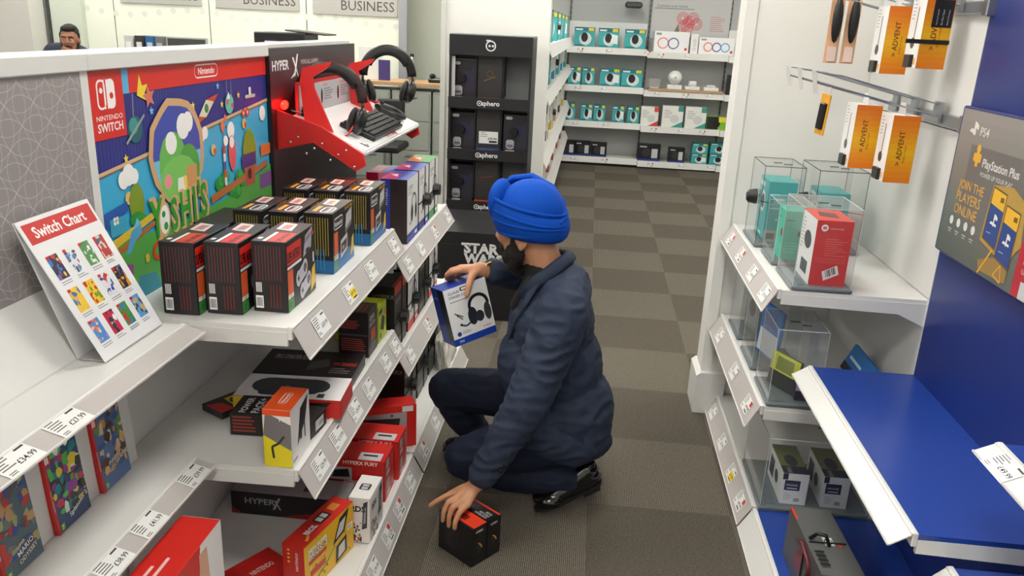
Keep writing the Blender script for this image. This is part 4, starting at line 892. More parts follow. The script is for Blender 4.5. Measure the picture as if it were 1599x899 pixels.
bg = empty('carrier_bag_stack', (-.605, 3.46, 0.0895)); tag(bg, 'stack of crumpled white plastic bags on the bottom far shelf', 'bags')
for k in range(6):
    rnd = random.Random(k); V = []; F = []
    for i in range(5):
        for j in range(6): V.append((-(i)*.006+k*.007+.008*rnd.random(), (j-2.5)*.05+.01*rnd.random(), .004+.035*i+.008*rnd.random()))
    for i in range(4):
        for j in range(5): F.append((i*6+j, i*6+j+1, (i+1)*6+j+1, (i+1)*6+j))
    me = mesh_from('plastic_bag', V, F, mat('white_plastic_bag', (206, 204, 196), .3)); o = bpy.data.objects.new('plastic_bag', me); link(o, bg); sm = o.modifiers.new('thickness', 'SOLIDIFY'); sm.thickness = .004
# ================================================================== RIGHT: SECURITY CASES AND BOXES
CLEAR = clear_mat()
CASEBASE = mat('grey_case_base', (110, 118, 122), .4)
EDGE = mat('dark_edge_line', (52, 54, 56), .4)
def clear_case(x0, x1, y0, y1, z, h, label, puck=None):
    root = empty('security_case', ((x0+x1)/2, (y0+y1)/2, z)); tag(root, label, 'security case', 'clear security cases')
    w, d = x1-x0, y1-y0
    MB().box((0, 0, .006), (w+.012, d+.012, .012), None, .003).build('case_base', CASEBASE, root)
    rib = MB()
    for k in range(5): rib.box((-w/2+.02+k*.008, -d/4, .0135), (.003, d*.4, .003))
    rib.build('base_ribs', CASEBASE, root)
    t = .0025; mb = MB(); hh = h
    for c, s in (((0, -d/2, hh/2+.012), (w, t, hh)), ((0, d/2, hh/2+.012), (w, t, hh)), ((-w/2, 0, hh/2+.012), (t, d-t*2, hh)), ((w/2, 0, hh/2+.012), (t, d-t*2, hh)), ((0, 0, hh+.012), (w, d, t))): mb.box(c, s)
    mb.build('clear_cover', CLEAR, root)
    e = MB()
    for sx in (-1, 1):
        e.box((sx*w/2, 0, hh+.013), (.0022, d, .0022))
        for sy in (-1, 1): e.box((sx*w/2, sy*d/2, hh/2+.012), (.0018, .0018, hh))
    for sy in (-1, 1): e.box((0, sy*d/2, hh+.013), (w, .0022, .0022))
    e.build('cover_edges', EDGE if puck else mat('pale_edge', (190, 198, 198), .2), root)
    s = MB(); s.box((-.01, -.02, hh+.0145), (.03, .006, .002)); s.box((.02, -.05, hh+.0145), (.03, .006, .002)); s.build('lock_slots', EDGE, root)
    if puck:
        p_ = MB(); p_.cyl((-w/2-.001, puck[0], puck[1]), (-w/2-.03, puck[0], puck[1]), .029, .024, 20); p_.build('security_tag', BLACK, root)
        p_ = MB(); p_.cyl((-w/2-.03, puck[0], puck[1]), (-w/2-.036, puck[0], puck[1]), .02, .016, 20); p_.build('tag_cap', BLACK, root)
        MB().tube([(-w/2, puck[0], puck[1]), (-w/2-.003, -d/2+.02, puck[1]+.02), (-w/2-.002, -d/2-.002, puck[1]), (w/2, -d/2-.002, puck[1]-.02)], .0012, 5).build('security_cord', BLACKM, root)
    return root
ZR = .858; TEAL = (58, 172, 172); TEALD = (24, 110, 116)
clear_case(.652, .825, 2.465, 2.68, ZR, .245, 'clear case around the bright red box on the right shelf')
def moto_side(a):
    a.rect(0, 0, 1, 1, (212, 36, 28)); a.ell(.22, .89, .10, (246, 240, 238)); a.text('M', .22, .868, .045, (212, 36, 28), 'c', bold=.03); a.text('motorola', .38, .87, .035, (240, 190, 184), maxw=.5)
    for k in range(8): a.rect(.30, .72-k*.036, .30+(.35 if k % 3 == 0 else .6 if k % 2 else .5), .728-k*.036, (232, 120, 112))
    for k in range(3): a.rect(.06, .42-k*.03, .94, .426-k*.03, (228, 110, 100))
    P = [(.32, .22), (.72, .33), (.80, .19), (.40, .08)]; a.poly(P, (236, 232, 230))
    for k in range(7): t = k/7; a.poly([(.40+.28*t, .235+.077*t), (.415+.28*t+.01*(k % 3), .239+.077*t), (.475+.28*t+.01*(k % 3), .135+.077*t), (.46+.28*t, .131+.077*t)], (60, 60, 66))
def moto_front(a):
    a.rect(0, 0, 1, 1, (240, 238, 236)); a.ell(.55, .62, .25, (60, 60, 64), rv=.14); a.rect(.3, .1, .75, .3, (70, 70, 76)); a.lines(.08, .4, .3, .9, 9, (150, 150, 154), .3)
carton('handset_box', (.17, .108, .205), (.757, 2.572, ZR+.0125), RGT, (212, 36, 28), {'right': moto_side, 'front': moto_front, 'top': lambda a: (a.rect(0, 0, 1, 1, (226, 78, 62)), a.poly([(.2, .3), (.6, .2), (.75, .7), (.35, .75)], (110, 60, 60)))}, 'bright red box with a round white emblem inside a clear case', 'box')
clear_case(.632, .775, 2.985, 3.205, ZR, .285, 'far left clear case with a black round tag on the right shelf', (-.02, .17))
def teal_f(a):
    a.rect(0, 0, 1, 1, TEAL); a.ell(.5, .62, .26, (226, 232, 232), rv=.18); a.ell(.5, .62, .16, (28, 32, 34), rv=.12); a.rect(.08, .86, .5, .93, (236, 244, 244)); a.rect(.1, .08, .7, .12, (200, 236, 236)); a.rect(.0, .0, 1, .05, TEALD)
def teal_s(a):
    a.rect(0, 0, 1, 1, (52, 164, 166)); a.lines(.1, .5, .6, .8, 4, (190, 230, 230), .25); a.rect(0, 0, 1, .2, (176, 176, 170)); a.rect(.1, .05, .4, .15, (90, 80, 70)); a.rect(.55, .04, .9, .16, (230, 226, 216)); a.ell(.4, .38, .05, (220, 214, 190))
carton('headphone_box', (.16, .10, .225), (.712, 3.095, ZR+.0125), RGT, TEAL, {'front': teal_f, 'right': teal_s}, 'teal headphone box inside the far left clear case', 'box', 'teal boxes in clear cases')
clear_case(.815, .985, 2.95, 3.20, ZR, .285, 'far right clear case with dark wire edges near the back panel', (.0, .17))
carton('headphone_box', (.16, .10, .20), (.895, 3.07, ZR+.0125), RGT, TEAL, {'front': teal_f, 'right': teal_s}, 'teal headphone box inside the far right clear case', 'box', 'teal boxes in clear cases')
clear_case(.648, .76, 2.745, 2.92, ZR, .195, 'small clear case with a mint box behind the red box')
def mint_s(a):
    a.rect(0, 0, 1, 1, (50, 196, 168)); a.rect(.1, .80, .45, .83, (30, 90, 90)); a.ell(.8, .55, .16, (120, 40, 60)); a.lines(.15, .12, .85, .36, 4, (150, 226, 212), .2)
carton('earphone_box', (.10, .075, .17), (.712, 2.82, ZR+.0125), RGT, (50, 196, 168), {'right': mint_s, 'front': mint_s}, 'mint green box inside the small clear case')

ZR2 = .461
clear_case(.632, .79, 2.465, 2.67, ZR2, .25, 'clear case holding a lime and black slab on the middle right shelf')
carton('slim_pack', (.13, .012, .115), (.695, 2.575, ZR2+.0155), R(-60), (40, 40, 44), {'front': lambda a: (a.rect(0, .45, 1, 1, (190, 196, 60)), a.rect(.2, .5, .8, .9, (120, 130, 60))), 'back': lambda a: (a.rect(0, .45, 1, 1, (190, 196, 60)))}, 'lime and black thin pack leaning inside the nearer clear case', 'pack', rot=(R(-8), 0, R(-60)))
carton('tracker_box', (.045, .045, .07), (.743, 2.515, ZR2+.0125), R(0), (40, 34, 60), {'front': lambda a: (a.rect(0, .5, 1, 1, (206, 180, 208)), a.rect(.5, .62, .8, .85, (40, 60, 120))), 'top': lambda a: a.rect(0, 0, 1, 1, (200, 176, 206))}, 'small lilac and black box at the corner of the nearer clear case')
clear_case(.632, .79, 2.76, 2.96, ZR2, .25, 'middle clear case with a blue card on the middle right shelf')
carton('slim_pack', (.15, .012, .19), (.70, 2.86, ZR2+.0155), R(-75), (40, 110, 190), {'front': lambda a: (a.rect(.05, .05, .95, .5, (226, 230, 234)), a.rect(.1, .6, .8, .9, (26, 70, 140)))}, 'blue card pack standing in the middle clear case', 'pack', rot=(R(-4), 0, R(-75)))
clear_case(.632, .79, 3.06, 3.26, ZR2, .25, 'farthest clear case on the middle right shelf')
carton('slim_pack', (.14, .03, .18), (.71, 3.16, ZR2+.0125), R(-80), (120, 126, 130), {'front': lambda a: (a.rect(.1, .1, .9, .9, (150, 156, 160)), a.ell(.5, .5, .25, (60, 62, 66), rv=.2))}, 'grey pack standing in the farthest clear case', 'pack')
carton('slim_pack', (.24, .014, .10), (.97, 2.72, ZR2+.004), R(-90), (36, 120, 196), {'right': lambda a: a.rect(0, 0, 1, 1, (36, 120, 196)), 'front': lambda a: (a.rect(.0, .0, 1, .3, (44, 44, 50)), a.rect(.1, .5, .6, .6, (200, 220, 236)))}, 'blue-topped pack leaning against the back panel', 'pack', rot=(R(-24), 0, R(-90)))
clear_case(.655, 1.0, 2.45, 2.76, .088, .25, 'wide clear case over two boxes on the bottom right shelf')
def spk_near(a):
    a.rect(0, 0, 1, 1, (232, 232, 230)); a.rect(.1, .45, .7, .78, (26, 30, 56)); a.text('SPEAKER', .16, .60, .07, (220, 222, 230), maxw=.45); a.rect(.2, .5, .6, .54, (190, 192, 200)); a.barcode(.5, .06, .8, .24, 5); a.lines(.12, .1, .42, .35, 4, (170, 170, 172), .3); a.rect(.65, .45, 1, .95, (26, 30, 56)) if False else a.rect(0, .8, .2, 1, (26, 30, 56))
def spk_top(a):
    a.rect(0, 0, 1, 1, (120, 122, 64)); a.ell(.55, .5, .2, (44, 46, 60), rv=.25); a.rect(.75, 0, 1, 1, (30, 32, 44)); a.text('SOUND', .8, .2, .2, (210, 212, 220), rot=0, maxw=.18)
for k, (xx, lab) in enumerate(((.765, 'left white and navy speaker box in the wide clear case'), (.899, 'right white and navy speaker box in the wide clear case'))):
    carton('speaker_box', (.20, .085, .115), (xx, 2.575, .1005), RGT, (226, 226, 224), {'right': spk_near, 'top': spk_top, 'front': lambda a: (a.rect(.1, .2, .4, .8, (40, 44, 66)), a.ell(.6, .5, .12, (60, 62, 70)))}, lab, 'box', 'speaker boxes in the wide clear case')
# grey headphone box on the blue base
def hp_side(a):
    a.rect(0, 0, 1, 1, (74, 74, 76)); a.poly([(.25, .3), (.5, .95), (.62, .9), (.45, .2)], (110, 40, 44)); a.ell(.72, .35, .12, (20, 20, 22), rv=.25)
def hp_top(a):
    a.rect(0, 0, 1, 1, (96, 97, 96)); a.rect(0, .0, .2, .06, (220, 60, 40)); a.rect(.46, .42, .58, .66, (230, 230, 228)); a.ring(.52, .54, .04, .012, (60, 60, 62), 14); a.rect(.54, .74, .60, .82, (200, 60, 50)); a.rect(.66, .1, .9, .3, (60, 60, 62))
    for k in range(4): a.rect(.66+k*.06, .08, .685+k*.06, .32, (30, 30, 32))
hpb = carton('headphone_box', (.32, .115, .168), (.742, 2.045, .0865), R(-88), (92, 93, 92), {'front': hp_side, 'top': hp_top, 'right': lambda a: a.rect(.1, .1, .9, .9, (84, 85, 85))}, 'grey headphone box with a black strap on the blue base shelf')
MB().tube([(.015, -.060, .0), (.015, -.061, .14), (.015, -.05, .1705), (.015, .05, .1705), (.015, .061, .14), (.015, .061, 0)], .0022, 6).build('security_strap', BLACKM, hpb)
MB().tube([(.0, -.045, .171), (.01, -.03, .195), (.02, -.01, .197), (.03, .0, .171)], .0055, 8).build('strap_loop', BLACK, hpb, True)
MB().ball((.085, -.062, .065), (.036, .02, .042), None, 18).build('headphone_cup', BLACK, hpb, True)
MB().ball((.085, -.078, .065), (.024, .008, .03), None, 14).build('headphone_pad', BLACKM, hpb, True)
MB().tube([(.085, -.060, .10), (.06, -.062, .14), (.0, -.062, .155), (-.05, -.061, .13)], [(.008, .004)]*4, 8).build('headphone_band', mat('dark_red_band', (92, 30, 34), .4), hpb, True)
carton('red_box', (.10, .07, .05), (.985, 1.43, .557), RGT, (34, 32, 34), {'right': lambda a: a.rect(.1, .2, .5, .5, (196, 40, 36))}, 'dark box with a red mark at the bottom right edge', 'box')

# console poster board
def console_board():
    W, H = 1.42, .41; root = empty('console_poster', (1.04, 2.42-W/2, 1.03)); root.rotation_euler = (0, 0, RGT); tag(root, 'grey console poster board with gold lettering on the blue bay', 'poster')
    MB().box((0, 0, H/2), (W, .03, H), None, .004).build('poster_board', mat('blue_edge', (26, 40, 104), .35), root)
    a = Art(W, H); G1 = (128, 122, 118); GOLD = (222, 168, 60); n = 14
    for k in range(n):
        t = k/(n-1); a.rect(.008, .015+k*.97/n, .995, .015+(k+1)*.97/n, (int(92+52*t), int(98+40*t), int(92+42*t)))
    a.rect(.07, .28, .995, .77, (108, 104, 102)); LT = (222, 220, 216)
    a.poly([(.048, .85), (.075, .83), (.075, .86), (.058, .87)], LT); a.rect(.066, .83, .073, .915, LT); a.poly([(.073, .915), (.084, .895), (.084, .865), (.073, .875)], LT)
    a.text('PS4', .094, .835, .055, LT, bold=.005, sx=1.1)
    a.rrect(.098, .64, .109, .76, GOLD, .2); a.rrect(.088, .67, .119, .725, GOLD, .2); a.ell(.1035, .755, .008, GOLD)
    a.text('PlayStation Plus', .129, .652, .062, LT, maxw=.138, bold=.015); a.text('POWER UP YOUR PLAY', .129, .592, .028, LT, maxw=.125)
    for t, v in (('JOIN THE', .475), ('PLAYERS', .39), ('ONLINE', .305)): a.text(t, .053, v, .065, GOLD, maxw=.105, bold=.004)
    for k in range(4):
        x = .045+k*.032; a.ell(x+.008, .25, .008, LT, rv=.03); a.rect(x, .185, x+.016, .193, (190, 188, 184)); a.rect(x+.002, .17, x+.014, .176, (190, 188, 184))
    a.poly([(.19, .10), (.245, .16), (.30, .20), (.30, .05), (.2, .04)], (150, 122, 70)); a.poly([(.182, .22), (.19, .575), (.26, .60), (.31, .54), (.325, .30), (.285, .15)], (176, 142, 70))
    for ox, oy in ((0, .035), (.058, -.04)):
        a.poly([(.188+ox, .205+oy), (.192+ox, .535+oy), (.246+ox, .515+oy), (.244+ox, .165+oy)], (96, 80, 50))
        a.poly([(.191+ox, .215+oy), (.194+ox, .43+oy), (.243+ox, .405+oy), (.241+ox, .178+oy)], (42, 72, 134)); a.poly([(.194+ox, .43+oy), (.195+ox, .525+oy), (.243+ox, .505+oy), (.243+ox, .405+oy)], (226, 176, 50))
        a.rect(.225+ox, .455+oy, .238+ox, .485+oy, (120, 84, 20)); a.rect(.199+ox, .25+oy, .216+ox, .256+oy, (150, 170, 210))
        x, y = .210+ox, .33+oy
        a.rect(x+.006, y-.03, x+.010, y+.045, LT); a.poly([(x+.010, y+.045), (x+.019, y+.03), (x+.019, y+.01), (x+.010, y+.015)], LT); a.poly([(x-.006, y-.02), (x+.019, y-.028), (x+.019, y-.014), (x-.002, y-.004)], LT)
    a.line([(.20, .02), (.235, .20)], .006, GOLD); a.line([(.255, .06), (.275, .14), (.285, .04), (.258, .06)], .004, GOLD)
    a.rect(.325, .02, .50, .33, (176, 44, 56)); a.text('FIFA', .345, .22, .06, (245, 242, 240), bold=.03); a.text('ULTIMATE TEAM', .345, .16, .03, (240, 226, 224)); a.rect(.35, .02, .5, .12, (196, 196, 200))
    a.build('printed_poster', root, frame((-W/2, -.015, 0), (1, 0, 0), (0, 0, 1)))
console_board()

# hooks with hanging boxes
def crossbar(z, label):
    root = empty('hook_bar', (1.05, 2.62, z)); tag(root, label, 'rail')
    MB().box((-.004, .12, 0), (.02, .62, .035), None, .003).build('steel_bar', STEEL, root); MB().box((-.002, -.18, 0), (.03, .03, .05), None, .003).build('bar_clip', STEEL, root)
crossbar(1.385, 'lower steel hook bar on the white right panel'); crossbar(1.70, 'upper steel hook bar at the top of the right panel')
def hook(y, z, label, tagz=True):
    root = empty('display_hook', (1.035, y, z)); tag(root, label, 'hook', 'wire display hooks')
    MB().tube([(0, -.018, .0), (-.37, -.018, .085), (-.375, 0, .086), (-.37, .018, .085), (0, .018, 0)], .0028, 6).build('wire_arm', STEEL, root)
    MB().tube([(0, 0, .035), (-.30, 0, .105), (-.37, 0, .112)], .0025, 6).build('label_arm', STEEL, root)
    MB().box((-.005, 0, .015), (.012, .05, .06), None, .002).build('hook_plate', STEEL, root)
    if tagz: MB().box((-.376, 0, .085), (.003, .045, .07), Matrix.Rotation(R(-12), 3, 'Y'), .001).build('hook_label', mat('label_holder', (214, 214, 212), .2), root)
hook(2.60, 1.39, 'nearer wire hook on the lower bar'); hook(2.79, 1.39, 'farther wire hook on the lower bar'); hook(2.60, 1.705, 'nearer wire hook on the upper bar'); hook(2.79, 1.705, 'farther wire hook on the upper bar'); hook(3.0, 1.68, 'farthest wire hook by the white column')
hook(2.96, 1.39, 'wire hook holding the slim yellow pack')
ORG = (232, 128, 26)
def adv_side(a):
    n = 12
    for k in range(n):
        t = k/(n-1); q = 1-abs(t-.45)*1.7; q = max(0, q); a.rect(0, k/n, 1, (k+1)/n, (int(226+8*q), int(112+66*q), int(24-6*q)))
    a.text('> ADVENT', .52, .26, .075, (90, 40, 20), rot=90, bold=.012); a.text('design in sound', .66, .30, .03, (120, 60, 24), rot=90)
def adv_front(a):
    a.rect(0, 0, 1, 1, (238, 236, 234)); a.ell(.45, .35, .16, (60, 60, 62), rv=.08); a.line([(.5, .4), (.52, .85)], .006, (40, 40, 42)); a.lines(.1, .65, .35, .95, 6, (170, 170, 170), .3); a.rect(.0, .0, .5, .16, (40, 40, 42)); a.rect(.5, .05, .9, .14, (236, 190, 120))
def hanging_box(x, y, z, lab, p=None, sticker=False):
    o = carton('cable_box', (.105, .078, .20), (x, y, z), RGT, (238, 236, 234), {'right': adv_side, 'front': adv_front}, lab, 'box', 'orange hanging boxes', proto=p)
    if p is None:
        t = MB().prism([(-.03, .20), (.03, .20), (.02, .235), (-.02, .235)], 'y', -.001, .001); t.build('hanging_tab', mat('clear_tab', (206, 206, 204), .2), o)
        MB().box((0, -.044, .02), (.05, .012, .035), None, .002).build('security_tag', BLACK, o)
    return o
h1 = hanging_box(.929, 2.604, 1.192, 'nearer orange and white box hanging on the lower hooks')
hanging_box(.872, 2.775, 1.205, 'farther orange and white box hanging on the lower hooks', h1)
hanging_box(.918, 2.775, 1.503, 'orange and white box hanging higher with its lower end in view', h1)
b4 = hanging_box(.962, 2.604, 1.528, 'orange box with a black security sticker hanging highest', h1)
ar = Art(.055, .075); ar.rect(0, 0, 1, 1, (24, 24, 26)); 
for k, t in enumerate(('Security Protected', 'Do Not Open', 'Before Purchase')): ar.text(t, .28+.27*k, .1, .11, (210, 206, 200), rot=90, maxw=.75)
ar.build('security_sticker', b4, frame((.0525+.0012, -.018, .115), (0, 1, 0), (0, 0, 1)))
MB().box((.0545, -.02, .075), (.006, .12, .012), None, .001).build('security_band', BLACKM, b4)
for k, (x, lab) in enumerate(((.80, 'left black handled tool pack hanging by the column'), (.855, 'right black handled tool pack hanging by the column'))):
    root = empty('hanging_pack', (x, 3.0, 1.53)); tag(root, lab, 'pack', 'black handled hanging packs')
    MB().box((0, .006, .11), (.045, .004, .24), None, .001).build('backing_card', card((230, 180, 140)), root)
    MB().ball((0, -.012, .13), (.017, .015, .075), None, 12).build('black_grip', BLACK, root, True)
    MB().box((0, -.003, .02), (.03, .006, .05), None, .001).build('clear_blister', mat('blister', (226, 200, 190), .2), root)
root = empty('hanging_pack', (.79, 2.96, 1.285)); root.rotation_euler = (0, R(6), R(-70)); tag(root, 'slim yellow and black pack hanging alone on a hook', 'pack')
MB().box((0, 0, .065), (.05, .006, .14), None, .001).build('backing_card', card((236, 170, 50)), root); MB().box((.004, -.008, .06), (.03, .014, .09), None, .003).build('black_gadget', BLACK, root); MB().box((0, 0, .145), (.03, .002, .03)).build('hanging_tab', mat('clear_tab', (206, 206, 204), .2), root)

# ================================================================== FAR WALL GOODS
def box_far(name, x, z, w, h, col, art, lab, grp=None, d=.12, p=None):
    return carton(name, (w, d, h), (x, 10.12, z+.0005), 0, col, {'front': art}, lab, 'box', grp, proto=p)
def webcam(seed):
    def f(a):
        a.rect(0, 0, 1, 1, (62, 168, 172)); a.rect(0, .8, 1, 1, (28, 112, 122)); a.rect(.68, .82, .95, .97, (226, 206, 60)); a.ell(.55, .42, .3, (214, 222, 222), rv=.32); a.ell(.5, .5, .17, (24, 26, 28), rv=.24); a.rect(.06, .84, .4, .92, (226, 236, 236)); a.rect(.05, .06, .5, .12, (30, 100, 110))
        if seed % 2: a.poly([(.6, .3), (.95, .2), (.95, .65), (.7, .7)], (236, 240, 240))
    return f
PX = .00775
def fx(px, y=10.06): # picture column to world X on the far shelves
    return (px-929.5)*.00782+.055
def zsh(bi, si): return FZ[bi][si]
rows = [(0, 0, [902, 938, 978], 31, 29, 'top'), (0, 1, [891, 912, 945, 978], (19, 19, 31, 32), 27, 'second'), (0, 2, [886, 913, 933, 962, 985], 18, 26, 'third')]
for bi, si, xs, ws, hh, nm in rows:
    for k, px in enumerate(xs):
        w_ = ws[k] if hasattr(ws, '__len__') else ws
        box_far('webcam_box', fx(px), zsh(bi, si), w_*PX, hh*PX, (52, 150, 156), webcam(k+si), '%s teal webcam box from the left on the %s far shelf' % (ORD[k], nm), 'teal webcam boxes on the far wall')
def bulb(n):
    cs = [(236, 120, 110), (80, 70, 170), (90, 170, 226)]
    def f(a):
        a.rect(0, 0, 1, 1, (240, 240, 240))
        for k in range(n): a.ring(.26+k*(.24 if n == 3 else .3), .45, .13 if n == 3 else .16, .03, cs[k], 20)
        a.ell(.92, .2, .04, (220, 60, 70)); a.rect(.05, .82, .2, .92, (150, 150, 154))
    return f
box_far('smart_bulb_box', fx(1032), zsh(1, 0), 52*PX, 31*PX, (240, 240, 240), bulb(2), 'white box with two coloured rings on the top far shelf')
box_far('smart_bulb_box', fx(1066), zsh(1, 0), 11*PX, 29*PX, (236, 236, 236), lambda a: [a.ring(.5, .25+.2*k, .2, .05, (150, 150, 156), 12) for k in range(3)], 'narrow white box between the two ring-printed boxes')
box_far('smart_bulb_box', fx(1099), zsh(1, 0), 53*PX, 25*PX, (240, 240, 240), bulb(3), 'white box with three coloured rings on the top far shelf')
def purple(a): a.rect(0, 0, 1, 1, (214, 210, 220)); a.rect(.75, 0, 1, 1, (90, 60, 150)); a.ell(.42, .5, .2, (30, 30, 34), rv=.22); a.ell(.2, .12, .1, (214, 60, 80)); a.rect(.1, .85, .6, .93, (90, 60, 150))
box_far('camera_box', fx(1140), zsh(2, 0), 22*PX, 27*PX, (214, 210, 220), purple, 'purple and white camera box on the top far shelf')
box_far('camera_box', fx(1160), zsh(2, 0), 18*PX, 26*PX, (214, 210, 220), purple, 'purple and white camera box cut off by the white column')
tr = MB().box((0, 0, .015), (.88, .2, .03), None, .003).build('wooden_display_tray', mat('pale_wood', (184, 150, 116), .5, noise_amt=.12, noise_scale=12)); tr.location = (fx(1060), 10.12, zsh(1, 1)+.0005); tag(tr, 'pale wooden tray under the white gadgets on the second far shelf', 'tray')
tz = zsh(1, 1)+.031
r_ = empty('smart_hub', (fx(1013), 10.1, tz)); tag(r_, 'flat grey square gadget standing on the wooden tray', 'gadget'); MB().box((0, 0, .055), (.14, .03, .11), None, .008).build('hub_body', mat('grey_gadget', (150, 150, 152), .4), r_); MB().box((0, -.004, .004), (.1, .05, .008), None, .002).build('hub_foot', mat('white_gadget', (232, 232, 230), .35), r_)
r_ = empty('camera_dome', (fx(1043), 10.1, tz)); tag(r_, 'round white ball camera on a white base on the tray', 'camera'); MB().box((0, 0, .025), (.17, .12, .05), None, .004).build('display_base', mat('white_gadget', (232, 232, 230), .35), r_); MB().ball((0, 0, .13), .083, None, 18).build('ball_body', mat('white_gadget', (232, 232, 230), .35), r_, True); MB().cyl((0, -.08, .135), (0, -.085, .135), .008).build('lens', BLACK, r_)
r_ = empty('smart_plug', (fx(1070), 10.1, tz)); tag(r_, 'white drum-shaped gadget on a white base on the tray', 'gadget'); MB().box((0, 0, .02), (.17, .12, .04), None, .004).build('display_base', mat('white_gadget', (232, 232, 230), .35), r_); MB().cyl((0, 0, .04), (0, 0, .10), .05, .045, 20).build('drum_body', mat('white_gadget', (232, 232, 230), .35), r_, True)
r_ = empty('smart_plug', (fx(1098), 10.1, tz)); tag(r_, 'low flat white gadget at the right end of the tray', 'gadget'); MB().box((0, 0, .02), (.17, .12, .04), None, .004).build('display_base', mat('white_gadget', (232, 232, 230), .35), r_); MB().cyl((0, 0, .04), (0, 0, .065), .055, .05, 20).build('disc_body', mat('white_gadget', (232, 232, 230), .35), r_, True)
def blackbox(a): a.rect(0, 0, 1, 1, (26, 30, 34)); a.ell(.45, .45, .3, (54, 58, 62), rv=.3); a.ell(.45, .45, .16, (18, 18, 20), rv=.2); a.rect(.6, .8, .95, .9, (90, 160, 160)); a.rect(.75, .1, .95, .6, (190, 194, 196))
box_far('camera_box', fx(1135), zsh(2, 1), 27*PX, 30*PX, (26, 30, 34), blackbox, 'black camera box on the second far shelf by the column')
def whitebox(c):
    def f(a): a.rect(0, 0, 1, 1, (232, 232, 228)); a.rect(.75, .75, 1, 1, c); a.lines(.1, .4, .5, .8, 5, (150, 150, 150), .3); a.ell(.6, .4, .22, (206, 210, 210), rv=.2); a.poly([(.4, 0), (1, .3), (1, 0)], c)
    return f
box_far('router_box', fx(1010), zsh(1, 2), 27*PX, 30*PX, (232, 232, 228), whitebox((206, 70, 60)), 'white box with a red corner on the third far shelf')
box_far('router_box', fx(1045), zsh(1, 2), 32*PX, 33*PX, (226, 230, 228), whitebox((60, 150, 140)), 'left of two white and teal boxes on the third far shelf')
box_far('router_box', fx(1080), zsh(1, 2), 32*PX, 33*PX, (226, 230, 228), whitebox((60, 150, 140)), 'right of two white and teal boxes on the third far shelf')
box_far('camera_box', fx(1112), zsh(1, 2), 28*PX, 20*PX, (130, 190, 50), lambda a: (a.rect(0, 0, .6, 1, (30, 34, 30)), a.ell(.5, .5, .2, (16, 16, 16), rv=.35), a.rect(.62, .6, 1, 1, (226, 214, 70))), 'green and black box on the third far shelf')
box_far('webcam_box', fx(1140), zsh(2, 2), 20*PX, 27*PX, (52, 150, 156), webcam(2), 'teal box on the third far shelf beside the column')
def darkblue(a): a.rect(0, 0, 1, 1, (24, 24, 28)); a.rect(0, 0, 1, .14, (40, 60, 140)); a.ell(.4, .5, .2, (50, 50, 54), rv=.28); a.rect(.62, .2, .88, .75, (196, 198, 202)); a.rect(.1, .82, .4, .9, (190, 190, 194))
for k, (px, w_, h_) in enumerate(((887, 25, 23), (911, 25, 23), (936, 25, 22), (1014, 36, 26), (1057, 25, 23))):
    box_far('speaker_box', fx(px), zsh(0 if k < 3 else 1, 3), w_*PX, h_*PX, (24, 24, 28), darkblue, '%s black box from the left on the bottom far shelf' % ORD[k], 'black boxes on the bottom far shelf')
for k, (px, w_, h_, bi) in enumerate(((1092, 24, 16, 1), (1121, 27, 17, 1))):
    for lv in range(2):
        box_far('webcam_box', fx(px), zsh(bi, 3)+lv*h_*PX, w_*PX, h_*PX-.001, (52, 150, 156), webcam(1+lv+k), '%s teal box of the %s small stack on the bottom far shelf' % (['lower', 'upper'][lv], ['left', 'right'][k]), 'small teal box stacks')
far_poster = empty('network_poster', (fx(1060), 10.32, 1.52)); tag(far_poster, 'pale grey poster with red looping circles above the far shelves', 'poster')
MB().box((0, 0, .3), (.92, .012, .6)).build('poster_sheet', card((196, 196, 196)), far_poster)
ar = Art(.92, .6); ar.text('Connect your home', .06, .60, .05, (90, 90, 92), maxw=.8)
ar.lines(.03, .55, .8, .58, 1, (120, 120, 122))
for cx, cy in ((.40, .40), (.53, .40), (.42, .26), (.58, .30), (.48, .33), (.47, .22)):
    for r0 in (.075, .055, .035): ar.ring(cx, cy, r0, .008, (206, 70, 80), 20)
ar.lines(.75, .15, .95, .45, 8, (190, 110, 110), .25); ar.poly([(.28, .05), (.35, .3), (.38, .05)], (120, 116, 90)); ar.rect(.3, .0, .7, .05, (150, 130, 110))
ar.build('printed_poster', far_poster, frame((-.46, -.006, 0), (1, 0, 0), (0, 0, 1)))
for bi, nm in ((0, 'left'), (2, 'right')):
    rt = empty('backing_card', ((BAYX[bi]+BAYX[bi+1])/2, 10.30, FZ[bi][0])); tag(rt, 'white card strip behind the top far shelf on the %s' % nm, 'card'); MB().box((0, 0, .15), (.93, .006, .29)).build('card_sheet', card((226, 226, 224)), rt)
# hanging black and steel object at the top of the far wall
rt = empty('security_camera', (fx(972), 10.15, 1.86)); tag(rt, 'grey bracket with a dark gadget high on the far wall', 'gadget'); MB().box((0, .1, .06), (.1, .16, .03), None, .004).build('wall_bracket', STEEL, rt); MB().box((0, 0, .02), (.2, .12, .07), None, .02).build('gadget_body', mat('dark_gadget', (70, 70, 70), .4), rt)

